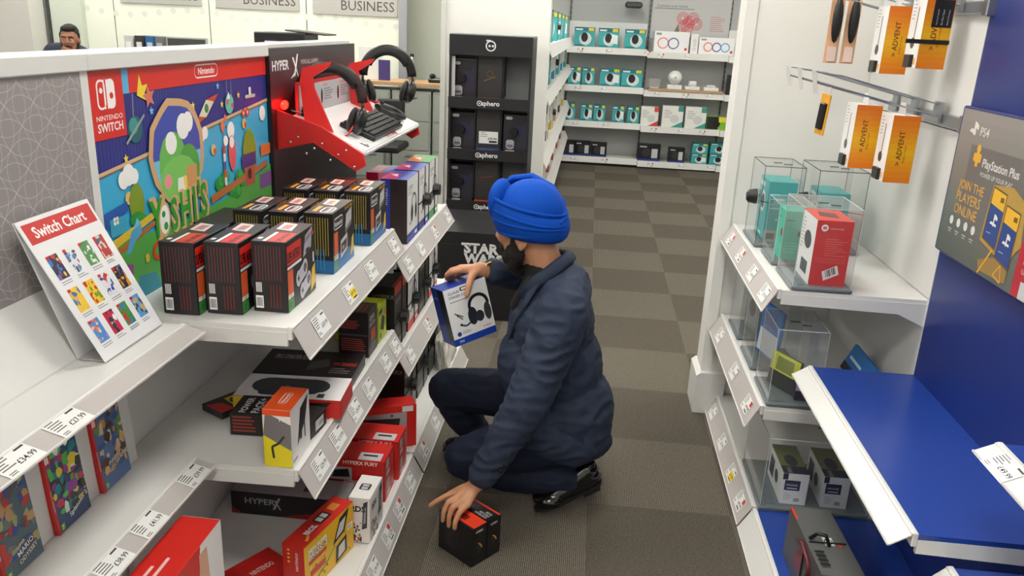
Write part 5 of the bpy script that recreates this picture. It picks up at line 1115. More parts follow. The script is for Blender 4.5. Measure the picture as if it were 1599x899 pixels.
# ---- shelves along the passage behind the partition
for si, z in enumerate((1.49, 1.2, .80, .45)):
    s = empty('shelf', (-.43, 7.4, z)); tag(s, '%s white shelf along the passage left of the far wall' % ['top', 'second', 'third', 'lowest'][si], 'shelf')
    MB().box((0, 0, -.012), (.25, 4.4, .024)).build('shelf_board', WHITE, s)
    st = MB().box((.142, 0, -.04), (.006, 4.4, .08), Matrix.Rotation(R(-25), 3, 'Y')).build('ticket_strip', mat('pale_strip', (214, 213, 210), .3), s)
    for k in range(6):
        y = 5.35+k*.72; w_ = .2+.1*(k % 3 == 0); h_ = (.22, .25, .26, .22)[si]
        if si == 0: col, art = TEAL, webcam(k)
        elif si == 1: col, art = (TEALD if k == 0 else (206, 224, 230)), (webcam(k) if k % 2 else whitebox((60, 150, 190)))
        elif si == 2: col, art = (222, 222, 218), whitebox(((190, 150, 110), (60, 60, 60), (206, 180, 60))[k % 3])
        else: col, art = (206, 190, 180), whitebox((176, 90, 70))
        o = carton('gadget_box', (w_, .12, h_), (-.385, y, z+.0005), LFT, col, {'front': art, 'left': art}, '%s box from the camera on the %s passage shelf' % (ORD[k], ['top', 'second', 'third', 'lowest'][si]), 'box', 'boxes on the passage shelves')
        if si < 3 and k in (0, 2): security_tag(o, w_, .12, h_, .5, .5)

# ---- black toy display stand
def toy_stand():
    root = empty('toy_display_stand', (-.573, 4.70, .0)); tag(root, 'tall black display stand with three rows of toys by the white wall', 'display stand'); L = Vector(root.location)
    W = .455; x0, x1 = -.80, -.345; yf, yb = 4.55, 4.86
    def bb(a, b, bev=.0): return MB().bb(tuple(Vector(a)-L), tuple(Vector(b)-L), bev)
    DK = mat('stand_black', (20, 20, 22), .5); GR = mat('stand_grey', (138, 140, 142), .5)
    bb((x0+.012, 4.745, .3), (x1-.012, 4.755, 1.43)).build('back_board', GR, root)
    for x in (x0, x1-.012): bb((x, yf, .3), (x+.012, yb, 1.53)).build('side_board', DK, root)
    hd = bb((x0, yf-.008, 1.43), (x1, yf+.01, 1.535)).build('header_board', DK, root)
    a = Art(W, .105); a.ring(.5, .5, .062, .014, (236, 236, 236), 24); a.ell(.485, .5, .014, (236, 236, 236)); a.ell(.525, .5, .014, (236, 236, 236)); a.rect(.445, .72, .50, .80, (236, 236, 236)); a.build('emblem', hd, frame(Vector((x0, yf-.008, 1.43))-L, (1, 0, 0), (0, 0, 1)))
    bb((x0, yf, 1.53), (x1, yb, 1.54)).build('top_board', GR, root)
    for k, z in enumerate((1.147, .862, .566)):
        b_ = bb((x0, yf-.012, z), (x1, yf+.004, z+.06)).build('shelf_front', DK, root)
        a = Art(W, .06); a.text('sphero', .52, .32, .42, (232, 232, 232), 'c', bold=.02); a.ring(.385, .5, .032, .009, (232, 232, 232), 16); a.ell(.385, .5, .010, (232, 232, 232)); a.build('lettering', b_, frame(Vector((x0, yf-.012, z))-L, (1, 0, 0), (0, 0, 1)))
        bb((x0+.012, yf+.004, z+.02), (x1-.012, 4.745, z+.03)).build('shelf_board', DK, root)
        for x in (-.655, -.505):
            bb((x-.003, yf+.05, z+.06), (x+.003, 4.745, z+.284)).build('divider', DK, root)
        pn = bb((-.648, yf+.06, z+.03), (-.512, yf+.068, z+.29)).build('information_card', mat('card_dark', (48, 46, 46), .45), root)
        a = Art(.136, .26)
        if k == 0: a.rect(0, .0, 1, .10, (226, 146, 60)); a.text('ORIGINAL', .1, .03, .04, (90, 50, 20), maxw=.8); a.line([(.25, .45), (.75, .55)], .004, (150, 110, 60)); a.ring(.5, .6, .13, .02, (130, 96, 50), 12)
        elif k == 1: a.rect(0, .02, 1, .13, (56, 80, 140)); a.text('APP ENABLED', .08, .05, .04, (220, 226, 240), maxw=.8); a.rect(.12, .22, .92, .48, (232, 232, 232)); a.text('£99.99', .5, .30, .05, (30, 30, 30), bold=.02, maxw=.4); a.lines(.18, .34, .5, .46, 3, (120, 120, 120), .3); a.rect(.55, .24, .88, .285, (40, 40, 40))
        else: a.rect(0, .0, 1, .10, (206, 70, 36)); a.line([(.2, .6), (.8, .65)], .004, (150, 50, 40))
        a.build('printed_card', pn, frame(Vector((-.648, yf+.06, z+.03))-L, (1, 0, 0), (0, 0, 1)))
    bb((x0+.012, yf+.02, 1.2), (x0+.03, yf+.03, 1.42)).build('white_insert', WHITE, root)
    # lower plinth with the film lettering, deeper than the upper part
    P = [(4.30, 0.0), (4.30, .50), (4.52, .575), (4.86, .575), (4.86, 0)]
    pl = MB().prism([(y-L.y, z) for y, z in P], 'x', -.81-L.x, -.335-L.x).build('plinth_box', mat('plinth_black', (34, 33, 34), .45), root)
    a = Art(.475, .5); a.text('STAR', .33, .775, .105, (238, 238, 238), bold=.05, sx=1.05); a.text('WARS', .33, .655, .105, (238, 238, 238), bold=.05, sx=1.0); a.rect(.30, .855, .36, .885, (238, 238, 238)); a.line([(0, .86), (1, .86)], .002, (60, 60, 60))
    a.build('lettering', pl, frame(Vector((-.81, 4.30, 0))-L, (1, 0, 0), (0, 0, 1)))
toy_stand()
def toy_front(a):
    a.rect(0, 0, 1, 1, (36, 34, 40)); a.rrect(.08, .88, .36, .95, (226, 226, 226), .5); a.text('STAR WARS', .11, .9, .03, (40, 40, 40), maxw=.22); a.poly([(.5, .05), (1, .05), (1, .9), (.65, .6)], (48, 46, 56)); a.ell(.62, .58, .3, (42, 44, 74), rv=.16, rot=-.5); a.rrect(.10, .06, .48, .12, (206, 206, 206), .3); a.rrect(.12, .15, .46, .38, (176, 174, 178), .3); a.rrect(.16, .19, .42, .26, (110, 110, 120), .3)
p0 = None
for k, (x, z, lab) in enumerate(((-.728, 1.147, 'boxed toy in the top row of the black display stand'), (-.728, .862, 'boxed toy at the left of the second row of the black stand'), (-.425, .862, 'boxed toy at the right of the second row of the black stand'), (-.728, .566, 'boxed toy in the third row of the black stand'))):
    o = carton('toy_box', (.135, .10, .225), (x, 4.66, z+.0305), 0, (28, 27, 32), {'front': toy_front}, lab, 'toy box', 'boxed toys on the black stand', proto=p0)
    if p0 is None:
        MB().cyl((-.01, -.05, .128), (-.01, -.075, .128), .028, .024, 18).build('security_tag', BLACK, o); p0 = o

# ================================================================== OFFICE BEHIND
def sign(x0, x1, zb, top_txt, lab):
    w_ = x1-x0; rt = empty('wall_sign', ((x0+x1)/2, 9.045, zb)); tag(rt, lab, 'sign'); h_ = .42
    MB().box((0, 0, h_/2), (w_, .012, h_), None, .004).build('sign_plate', mat('grey_sign', (178, 176, 172), .4), rt)
    a = Art(w_, h_); a.text('BUSINESS', .96, .13, .26, (72, 70, 70), 'r', maxw=.62, sx=1.0); a.ell(.16, .60, .1, (52, 46, 96)); a.text(top_txt, .30, .50, .30, (52, 46, 96), bold=.02, maxw=.64)
    a.build('lettering', rt, frame((-w_/2, -.006, 0), (1, 0, 0), (0, 0, 1)))
sign(-3.10, -2.16, 1.615, 'pcworld', 'grey BUSINESS sign nearest the grey post'); sign(-4.19, -3.25, 1.63, 'pcworld', 'grey BUSINESS sign in the middle of the office wall'); sign(-5.29, -4.35, 1.64, 'pcworld', 'grey sign farthest left on the office wall, mostly out of view')
WOOD = mat('office_wood', (190, 150, 108), .45, noise_amt=.1, noise_scale=10)
ct = empty('office_counter', (-1.75, 8.45, 0)); tag(ct, 'wooden office counter top over the grey filing cabinets', 'counter')
MB().box((-.1, 0, .985), (1.35, .5, .035), None, .003).build('counter_top', WOOD, ct)
for dx in (-.74, .54): MB().box((dx, 0, .484), (.03, .46, .967)).build('counter_leg', mat('grey_leg', (150, 152, 150), .5), ct)
CAB = mat('filing_grey', (158, 164, 156), .45)
for k in range(3):
    c = empty('filing_cabinet', (-2.25+.42*k, 8.45, 0)); tag(c, '%s grey filing cabinet from the left under the wooden counter' % ORD[k], 'cabinet', 'filing cabinets')
    MB().box((0, .01, .46), (.40, .42, .92), None, .004).build('cabinet_body', CAB, c)
    for j in range(3):
        d = MB().box((0, -.205, .17+j*.295), (.37, .012, .275), None, .003).build('drawer', CAB, c); MB().box((0, -.213, .26+j*.295), (.12, .006, .018), None, .002).build('drawer_handle', STEEL, d)
    MB().cyl((.0, -.205, .945), (.0, -.215, .945), .03, n=16).build('round_lock', mat('pale_metal', (206, 206, 204), .4), c)
def thing1(name, lab, cat, loc): r = empty(name, loc); tag(r, lab, cat); return r
r_ = thing1('steel_flask', 'tall steel flask standing on the office counter', 'flask', (-1.86, 8.4, 1.0035)); MB().cyl((0, 0, 0), (0, 0, .24), .03, .028, 16).build('flask_body', STEEL, r_, True); MB().cyl((0, 0, .24), (0, 0, .27), .022, .018, 14).build('flask_cap', BLACK, r_)
r_ = thing1('desk_phone', 'black desk phone on the right end of the office counter', 'phone', (-1.58, 8.42, 1.0035)); MB().box((0, 0, .02), (.2, .16, .04), None, .01).build('phone_base', BLACK, r_); MB().ball((-.07, 0, .06), (.03, .08, .025)).build('handset', BLACKM, r_, True)
r_ = thing1('leaflet_holder', 'white and purple leaflet stand on the office counter', 'stand', (-2.28, 8.36, 1.0035)); MB().box((0, 0, .16), (.24, .012, .32), None, .002).build('white_sheet', card((232, 232, 230)), r_); MB().box((.15, -.02, .10), (.12, .01, .20), None, .002).build('purple_leaflet', card((70, 60, 120)), r_)
ch = thing1('office_chair', 'black office chair by the filing cabinets', 'chair', (-1.93, 7.6, 0)); MB().box((0, 0, .45), (.36, .42, .07), None, .02).build('seat', BLACKM, ch); MB().box((0, .2, .72), (.27, .05, .30), Matrix.Rotation(R(-8), 3, 'X'), .02).build('backrest', BLACKM, ch); MB().cyl((0, 0, .08), (0, 0, .44), .025).build('gas_column', STEEL, ch)
for k in range(5): t = 2*math.pi*k/5; MB().tube([(0, 0, .09), (.26*math.cos(t), .26*math.sin(t), .05)], .018, 6).build('leg', STEEL, ch); 
for k in range(5): t = 2*math.pi*k/5; MB().ball((.27*math.cos(t), .27*math.sin(t), .025), .025).build('castor', BLACK, ch)
cr = empty('credenza', (-3.9, 8.2, 0)); tag(cr, 'low pale office cabinet behind the seated man', 'cabinet'); MB().box((0, 0, .5), (2.3, .4, 1.0), None, .004).build('cabinet_body', mat('cream_cabinet', (206, 206, 196), .5), cr)
for k in range(3): d = MB().box((-.75+.75*k, -.206, .5), (.72, .012, .92), None, .003).build('door', mat('cream_cabinet', (206, 206, 196), .5), cr); MB().box((-.45+.75*k, -.216, .6), (.015, .01, .12)).build('door_handle', STEEL, d)
def binder(x, w_, col, spine, lab):
    r = thing1('ring_binder', lab, 'binder', (x, 8.12, 1.0015)); MB().box((0, 0, .165), (w_, .22, .33), None, .002).build('binder_cover', card(col), r); MB().box((0, -.112, .17), (w_*.6, .004, .2)).build('spine_label', card(spine), r)
binder(-4.64, .09, (206, 204, 200), (240, 240, 238), 'pale ring binder at the left of the row'); binder(-4.53, .09, (60, 58, 58), (236, 236, 232), 'dark ring binder with a white spine label'); binder(-4.42, .09, (46, 104, 156), (200, 214, 226), 'blue ring binder in the office row'); binder(-4.32, .09, (110, 112, 114), (180, 180, 180), 'grey ring binder at the right of the row')
mn = thing1('computer_monitor', 'computer monitor seen beyond the left shelving', 'monitor', (-4.05, 8.05, 1.0015)); MB().box((0, 0, .19), (.42, .03, .29), None, .004).build('monitor_frame', mat('silver_frame', (170, 172, 172), .4), mn); MB().box((0, -.016, .19), (.39, .003, .26)).build('screen', mat('dark_screen', (66, 68, 68), .3), mn); MB().box((0, .03, .02), (.16, .12, .04), None, .006).build('monitor_foot', mat('silver_frame', (170, 172, 172), .4), mn)
pc = empty('printer_cabinet', (-2.42, 6.75, 0)); tag(pc, 'grey cabinet carrying the black printer', 'cabinet'); MB().box((0, 0, .6), (.7, .4, 1.2), None, .004).build('cabinet_body', CAB, pc); MB().box((0, -.205, .6), (.66, .01, 1.1), None, .003).build('door', CAB, pc)
pr = thing1('office_printer', 'black office printer above the black header panel', 'printer', (-2.42, 6.75, 1.2015)); MB().box((-.12, 0, .13), (.42, .34, .25), None, .008).build('printer_body', BLACK, pr); MB().box((.18, 0, .09), (.22, .30, .16), None, .006).build('paper_tray', mat('grey_dark', (70, 72, 74), .5), pr); MB().box((.08, .02, .262), (.34, .28, .012), Matrix.Rotation(R(4), 3, 'Y'), .003).build('scanner_lid', mat('brown_dark', (70, 64, 60), .5), pr)
sc = MB().box((-.16, -.175, .145), (.16, .008, .10), None, .001).build('display', BLACK, pr); ar = Art(.15, .085); ar.rect(0, 0, 1, 1, (206, 170, 222)); ar.text('ESSENTIAL', .06, .5, .3, (40, 30, 70), bold=.03, maxw=.85); ar.rect(.06, .1, .6, .3, (150, 120, 190)); ar.build('screen_image', sc, frame((-.235, -.18, .1025), (1, 0, 0), (0, 0, 1)), screen_mat())
dk = empty('office_desk', (-4.75, 7.22, 0)); tag(dk, 'office desk in front of the seated man', 'desk'); MB().box((0, -.12, .93), (1.5, .5, .03), None, .004).build('desk_top', WOOD, dk)
for sx in (-.7, .7): MB().box((sx, -.12, .457), (.04, .45, .914)).build('desk_leg', mat('grey_leg', (150, 152, 150), .5), dk)
bc = thing1('visitor_chair', 'brown chair back peeping over the left shelving', 'chair', (-4.44, 7.50, 0)); MB().box((0, 0, .5), (.42, .4, .06), None, .02).build('seat', mat('brown_leather', (96, 62, 50), .4), bc); MB().box((0, .2, .86), (.40, .05, .66), None, .03).build('backrest', mat('brown_leather', (96, 62, 50), .4), bc)
for sx in (-1, 1):
    for sy in (-1, 1): MB().cyl((sx*.18, sy*.17, 0), (sx*.18, sy*.17, .47), .016).build('leg', STEEL, bc)
# ================================================================== PEOPLE
def blob(name, parts, voxel, m, parent=None, smooth=3, wrinkle=0.0, wscale=18.0, seed=0.0):
    """one continuous surface grown over tapered limbs and ellipsoids: ('c', [(p, r), ...]) chains, ('e', centre, radii, matrix)"""
    mb = MB()
    for pt in parts:
        if pt[0] == 'c':
            ch = pt[1]
            for (p, r) in ch: mb.ball(p, r, None, 16)
            for (p, r), (q, s) in zip(ch[:-1], ch[1:]): mb.cyl(p, q, r, s, 16)
        else: mb.ball(pt[1], pt[2], pt[3] if len(pt) > 3 else None, 20)
    me = bpy.data.meshes.new(name); mb.bm.to_mesh(me); mb.bm.free()
    o = bpy.data.objects.new(name, me)
    rm = o.modifiers.new('remesh', 'REMESH'); rm.mode = 'VOXEL'; rm.voxel_size = voxel; rm.use_smooth_shade = True
    sm = o.modifiers.new('smooth', 'SMOOTH'); sm.factor = .5; sm.iterations = smooth
    me2 = evaluated(o); COL.objects.link(o)
    o.modifiers.clear(); o.data = me2; bpy.data.meshes.remove(me); me2.name = name
    if wrinkle:
        me2.update(); nv = [v.normal.copy() for v in me2.vertices]
        for v, nn in zip(me2.vertices, nv):
            c = Vector((v.co.x*wscale, v.co.y*wscale, v.co.z*wscale*2.2+seed))
            q = noise.noise(c); v.co += nn*wrinkle*(1-abs(q)*2.4)
    for p in me2.polygons: p.use_smooth = True
    me2.materials.clear(); me2.materials.append(m)
    if parent is not None: o.parent = parent
    return o
def skin_mat(name, col):
    m = mat(name, col, .5, noise_amt=.10, noise_scale=25, bump=.08, bump_scale=220); b = m.node_tree.nodes['Principled BSDF']
    b.inputs['Subsurface Weight'].default_value = .08; b.inputs['Subsurface Radius'].default_value = (.01, .004, .002); b.inputs['Subsurface Scale'].default_value = .5; return m
SK1 = skin_mat('skin_tan', (190, 136, 102)); SK2 = skin_mat('skin_brown', (150, 104, 80))
SUIT = mat('navy_wool', (42, 51, 70), .72, noise_amt=.10, noise_scale=14, bump=.35, bump_scale=60, spec=.25)
TROU = mat('navy_trouser', (28, 34, 52), .75, noise_amt=.10, noise_scale=14, bump=.3, bump_scale=60, spec=.2)
SHIRT = mat('black_shirt', (14, 14, 17), .7)
TURB = mat('blue_turban_cloth', (3, 70, 170), .8, noise_amt=.08, noise_scale=30, bump=.25, bump_scale=180, spec=.2)
BEARD = mat('black_hair', (20, 16, 15), .8, noise_amt=.3, noise_scale=220, bump=.9, bump_scale=320)
LEATHER = mat('black_leather', (10, 10, 12), .18, coat=.5)

def crouching_man():
    Hc = Vector((-.185, 2.625, .955)); hf = Vector((-.92, .26, -.16)).normalized(); hl = Vector((0, 0, 1)).cross(hf).normalized(); hu = hf.cross(hl).normalized()
    HR = Matrix((hf, hl, hu)).transposed()
    def H(x, y, z): return Hc + HR @ Vector((x, y, z))
    P = []
    # head and face
    P += [('e', H(-.005, 0, .02), (.098, .078, .11), HR), ('e', H(.03, 0, -.05), (.066, .06, .075), HR), ('e', H(.085, 0, -.005), (.028, .02, .022), HR), ('e', H(.107, 0, -.018), (.014, .012, .012), HR), ('c', [(H(.085, 0, .03), .012), (H(.106, 0, -.012), .012)]),
          ('e', H(.075, .032, -.015), (.026, .024, .026), HR), ('e', H(.075, -.032, -.015), (.026, .024, .026), HR), ('e', H(.086, 0, .045), (.018, .05, .014), HR), ('e', H(.088, 0, -.052), (.014, .022, .010), HR), ('e', H(.07, 0, -.095), (.026, .026, .022), HR)]
    for s in (-1, 1): P.append(('e', H(-.005, s*.082, -.018), (.024, .010, .034), HR)); P.append(('e', H(-.002, s*.084, -.045), (.011, .010, .012), HR))
    P.append(('c', [(H(-.03, 0, -.06), .058), (Vector((-.105, 2.615, .80)), .064), (Vector((-.08, 2.61, .73)), .085)]))
    # trunk and limbs inside the clothes
    P += [('e', (-.085, 2.61, .62), (.115, .17, .15)), ('e', (-.05, 2.61, .45), (.12, .15, .17)), ('e', (.0, 2.6, .30), (.12, .155, .10))]
    P += [('c', [((-.06, 2.45, .735), .055), ((-.135, 2.315, .475), .043), ((-.262, 2.263, .228), .030), ((-.284, 2.258, .196), .027)]),
          ('c', [((-.09, 2.78, .73), .055), ((-.13, 2.91, .695), .043), ((-.318, 2.715, .768), .030), ((-.352, 2.688, .782), .027)]),
          ('c', [((-.02, 2.68, .28), .08), ((-.455, 2.745, .295), .055), ((-.36, 2.79, .10), .040), ((-.34, 2.80, .06), .034)]),
          ('c', [((.0, 2.52, .28), .08), ((-.345, 2.475, .168), .055), ((.0, 2.495, .115), .042), ((.06, 2.495, .10), .034)])]
    def hand(wr, kn, fingers, thumb, rk=.0125):
        for k in kn: P.append(('c', [(wr, .022), ((Vector(wr)*.45+Vector(k)*.55), .0165), (k, rk)]))
        for f in fingers: P.append(('c', [(f[0], .0105), (f[1], .0098), (f[2], .0090), (f[3], .0078)]))
        P.append(('c', [(thumb[0], .016), (thumb[1], .0125), (thumb[2], .0110), (thumb[3], .0090)]))
    hand((-.284, 2.258, .196), [(-.336, 2.234, .178), (-.330, 2.210, .180), (-.316, 2.192, .176), (-.300, 2.180, .168)],
         [[(-.336, 2.234, .178), (-.374, 2.219, .168), (-.402, 2.209, .152), (-.420, 2.204, .138)], [(-.330, 2.210, .180), (-.360, 2.180, .172), (-.370, 2.168, .146), (-.372, 2.164, .116)],
          [(-.316, 2.192, .176), (-.342, 2.160, .168), (-.350, 2.150, .140), (-.350, 2.148, .110)], [(-.300, 2.180, .168), (-.318, 2.150, .160), (-.328, 2.137, .136), (-.329, 2.134, .113)]],
         [(-.300, 2.262, .186), (-.334, 2.266, .170), (-.358, 2.264, .156), (-.376, 2.256, .148)])
    hand((-.352, 2.688, .782), [(-.408, 2.652, .788), (-.417, 2.672, .788), (-.414, 2.691, .782), (-.404, 2.708, .773)],
         [[(-.408, 2.652, .788), (-.440, 2.650, .778), (-.462, 2.664, .760), (-.466, 2.682, .742)], [(-.417, 2.672, .788), (-.448, 2.676, .776), (-.466, 2.690, .754), (-.464, 2.704, .732)],
          [(-.414, 2.691, .782), (-.442, 2.700, .768), (-.455, 2.714, .744), (-.450, 2.722, .722)], [(-.404, 2.708, .773), (-.426, 2.722, .758), (-.436, 2.732, .738), (-.432, 2.736, .720)]],
         [(-.366, 2.664, .776), (-.374, 2.628, .766), (-.376, 2.606, .744), (-.380, 2.597, .715)])
    body = blob('person', P, .0040, SK1, None, 4)
    tag(body, 'crouching man in a blue turban and navy suit holding a headset box', 'person')
    # jacket
    J = [('e', (-.085, 2.61, .63), (.142, .195, .175)), ('e', (-.06, 2.61, .47), (.158, .185, .20)), ('e', (-.01, 2.60, .33), (.158, .20, .165)), ('e', (.045, 2.60, .275), (.10, .185, .10)),
         ('c', [((-.045, 2.445, .735), .078), ((-.05, 2.61, .765), .088), ((-.085, 2.775, .735), .076)]),
         ('c', [((-.05, 2.435, .725), .086), ((-.135, 2.31, .475), .070), ((-.262, 2.263, .232), .047)]),
         ('c', [((-.09, 2.785, .725), .080), ((-.13, 2.91, .695), .064), ((-.305, 2.728, .765), .045)]),
         ('e', (-.165, 2.575, .50), (.095, .13, .14)), ('c', [((-.10, 2.46, .30), .085), ((.02, 2.47, .26), .08), ((.09, 2.55, .24), .06)])]
    jk = blob('jacket', J, .0065, SUIT, body, 5, .0058, 13.0)
    # jacket details: collar, lapels, pocket flap, cuff buttons
    col_ = MB(); pts = [(-.185, 2.53, .745), (-.135, 2.515, .812), (-.07, 2.545, .862), (-.035, 2.61, .878), (-.065, 2.68, .862), (-.13, 2.705, .812), (-.19, 2.695, .75)]
    col_.tube(pts, [(.010, .022)]*7, 10); col_.build('collar', SUIT, jk, True)
    lp = MB()
    def slab(mb_, q, t):
        q = [Vector(k) for k in q]; nn = (q[1]-q[0]).cross(q[2]-q[0]).normalized()*t
        A = [mb_.bm.verts.new(k) for k in q]; B = [mb_.bm.verts.new(k+nn) for k in q]; n_ = len(q)
        mb_.bm.faces.new(A); mb_.bm.faces.new(B[::-1])
        for i in range(n_): mb_.bm.faces.new((A[i], B[i], B[(i+1) % n_], A[(i+1) % n_]))
    slab(lp, [(-.135, 2.50, .807), (-.172, 2.478, .738), (-.202, 2.488, .68), (-.238, 2.53, .56), (-.228, 2.57, .68), (-.178, 2.56, .792)], .006); lp.build('lapel', SUIT, jk)
    pk = MB(); slab(pk, [(-.06, 2.398, .345), (.05, 2.398, .322), (.052, 2.402, .29), (-.058, 2.402, .312)], .005); pk.build('pocket_flap', SUIT, jk)
    for k in range(3): MB().ball((-.205+.014*k, 2.232-.0005*k, .268+.020*k), (.006, .003, .006)).build('cuff_button', BLACKM, jk, True)
    blob('shirt', [('c', [((-.128, 2.615, .822), .066), ((-.112, 2.612, .78), .080)]), ('c', [((-.168, 2.56, .785), .024), ((-.205, 2.575, .70), .026)])], .007, SHIRT, body, 3)
    for nm, a, b, r in (('shirt_cuff', (-.258, 2.264, .238), (-.274, 2.2605, .213), .040), ('shirt_cuff', (-.300, 2.732, .763), (-.322, 2.711, .771), .038)): MB().cyl(a, b, r, r*.92, 18).build(nm, SHIRT, body, True)
    MB().tube([(Vector((-.336, 2.700, .777))+Vector((.02*math.sin(t)+.018*math.cos(t)*.6, .018*math.cos(t), .030*math.sin(t)))) for t in [2*math.pi*k/16 for k in range(16)]], .0042, 6, True).build('bracelet', mat('gold', (210, 160, 70), .25, .9), body, True)
    # trousers
    T = [('e', (.01, 2.6, .27), (.135, .175, .115)), ('c', [((-.04, 2.69, .285), .105), ((-.25, 2.73, .30), .092), ((-.462, 2.748, .292), .074), ((-.405, 2.775, .17), .066), ((-.352, 2.795, .085), .055)]),
         ('c', [((-.02, 2.51, .275), .112), ((-.2, 2.485, .215), .094), ((-.35, 2.472, .166), .074), ((-.18, 2.485, .120), .072), ((.0, 2.495, .112), .060), ((.045, 2.497, .115), .052)])]
    blob('trousers', T, .0065, TROU, body, 4, .0035, 14.0, 3.0)
    # turban
    V = []; F = []; N = 48
    def ring_(fn):
        V.extend([tuple(H(*fn(2*math.pi*k/N))) for k in range(N)])
    prof = []
    def bandfn(rad, zf, zb, lift=0.0, ry=.90):
        return lambda t: (rad*math.cos(t)-.012, rad*ry*math.sin(t), (zf+zb)/2+(zf-zb)/2*math.cos(t)+lift*math.sin(2*t))
    rings = [bandfn(.090, .010, -.040), bandfn(.104, .002, -.048), bandfn(.119, .016, -.036), bandfn(.128, .046, -.016), bandfn(.131, .078, .006), bandfn(.129, .106, .024), bandfn(.122, .128, .036), bandfn(.114, .136, .038), bandfn(.106, .128, .030), bandfn(.102, .10, .012)]
    for f in rings: ring_(f)
    for i in range(len(rings)-1):
        for k in range(N): F.append((i*N+k, i*N+(k+1) % N, (i+1)*N+(k+1) % N, (i+1)*N+k))
    me = mesh_from('turban', V, F, TURB, True); to = bpy.data.objects.new('turban', me); link(to, body)
    dome = MB(); dome.ball(H(-.018, .004, .058), (.113, .101, .108), HR, 32); dome.build('turban_crown', TURB, to, True)
    for q_, (za, zb_) in enumerate(((.020, -.030), (.060, -.004), (.088, .010))):
        fn = bandfn((.1205, .1315, .1318)[q_], za, zb_, .006*(q_-1)); MB().tube([H(*fn(R(20+150*q/24))) for q in range(25)], [(.0012+.0012*math.sin(math.pi*q/24), .002+.004*math.sin(math.pi*q/24)) for q in range(25)], 8).build('turban_fold', TURB, to, True)
    MB().ball(H(.080, .020, .108), (.034, .066, .068), HR @ Matrix.Rotation(R(-14), 3, 'Y'), 24).build('turban_front', TURB, to, True)
    fn = bandfn(.124, .132, .040); MB().tube([H(*fn(2*math.pi*q/40)) for q in range(40)], [(.004, .007)]*40, 8, True).build('turban_fold', TURB, to, True)
    for k in range(4):
        o_ = .013*k
        pts = [H(.098-o_*.4, -.012-o_*.6, .142), H(.055-o_*.3, -.045-o_*.9, .166-o_*.5), H(-.01, -.06-o_, .166-o_*.7), H(-.075+o_*.2, -.055-o_, .128-o_*.8), H(-.118+o_*.3, -.03-o_, .076-o_*.8), H(-.134+o_*.3, .012-o_, .032-o_*.5), H(-.128+o_*.3, .05-o_, .024-o_*.3)]
        MB().tube(pts, [(.008, .005), (.013, .009), (.014, .010), (.014, .010), (.013, .009), (.011, .008), (.007, .004)], 8).build('turban_fold', TURB, to, True)
    blob('beard', [('c', [(H(.008, .070, -.03), .012), (H(.018, .060, -.078), .019), (H(.048, .034, -.110), .025), (H(.062, 0, -.120), .028), (H(.048, -.034, -.110), .025), (H(.022, -.060, -.075), .022), (H(.012, -.066, -.03), .014)]), ('e', H(.048, 0, -.128), (.030, .034, .036), HR), ('c', [(H(.083, .030, -.055), .011), (H(.096, 0, -.043), .011), (H(.083, -.030, -.055), .011)]), ('c', [(H(.045, .052, -.06), .020), (H(.07, .03, -.09), .022)]), ('c', [(H(.022, .070, .0), .010), (H(.024, .066, -.03), .016), (H(.03, .056, -.07), .024)]), ('c', [(H(.022, -.070, .0), .010), (H(.024, -.066, -.03), .016), (H(.03, -.056, -.07), .024)]), ('c', [(H(.045, -.052, -.06), .020), (H(.07, -.03, -.09), .022)])], .0045, BEARD, body, 2, .002, 60)
    for s in (-1, 1):
        MB().ball(H(.086, s*.032, .012), .011, None, 12).build('eye', mat('eye_white', (225, 220, 214), .3), body, True); MB().ball(H(.0935, s*.0325, .012), .006, None, 10).build('iris', mat('dark_iris', (30, 20, 16), .2), body, True)
        MB().tube([H(.092, s*.014, .034), H(.094, s*.03, .038), H(.080, s*.05, .033)], .005, 6).build('eyebrow', BEARD, body, True)
    # shoes
    def shoe(toe, heel, w_, lift):
        toe = Vector(toe); heel = Vector(heel); d = (heel-toe); dn = d.normalized()
        s = blob('shoe', [('e', toe-dn*-.055+Vector((0, 0, .022)), (.060, .047, .030)), ('c', [(toe+dn*.05+Vector((0, 0, .022)), .034), (toe+dn*.12+Vector((0, 0, .030)), .038), (heel-dn*.045+Vector((0, 0, .042)), .042)]), ('c', [(toe+dn*.15+Vector((0, 0, .052)), .040), (heel-dn*.05+Vector((-.005, 0, .066)), .040)])], .0045, LEATHER, body, 3)
        so = MB(); side = dn.cross(Vector((0, 0, 1))).normalized(); up = side.cross(dn).normalized()
        L = d.length; out = []
        for t, q in ((0, .012), (.03, .034), (.09, .046), (.17, .038), (.23, .034), (L-.01, .034), (L, .018)): out.append((t, q))
        top = [toe+dn*t+side*q for t, q in out]+[toe+dn*t-side*q for t, q in out[::-1]]
        A = [so.bm.verts.new(p_+Vector((0, 0, .001))) for p_ in top]; B = [so.bm.verts.new(p_+Vector((0, 0, .012))) for p_ in top]; n_ = len(A)
        so.bm.faces.new(A); so.bm.faces.new(B[::-1])
        for i in range(n_): so.bm.faces.new((A[i], B[i], B[(i+1) % n_], A[(i+1) % n_]))
        so.build('sole', mat('rubber_sole', (22, 22, 23), .6), s)
        MB().box(tuple(heel-dn*.045-up*.008), (.065, .062, .022), Matrix((dn, side, up)).transposed(), .003).build('heel', mat('rubber_sole', (22, 22, 23), .6), s)
    shoe((-.100, 2.440, .002), (.120, 2.508, .105), .09, 1)
    shoe((-.485, 2.80, .002), (-.235, 2.80, .018), .09, 0)
crouching_man()

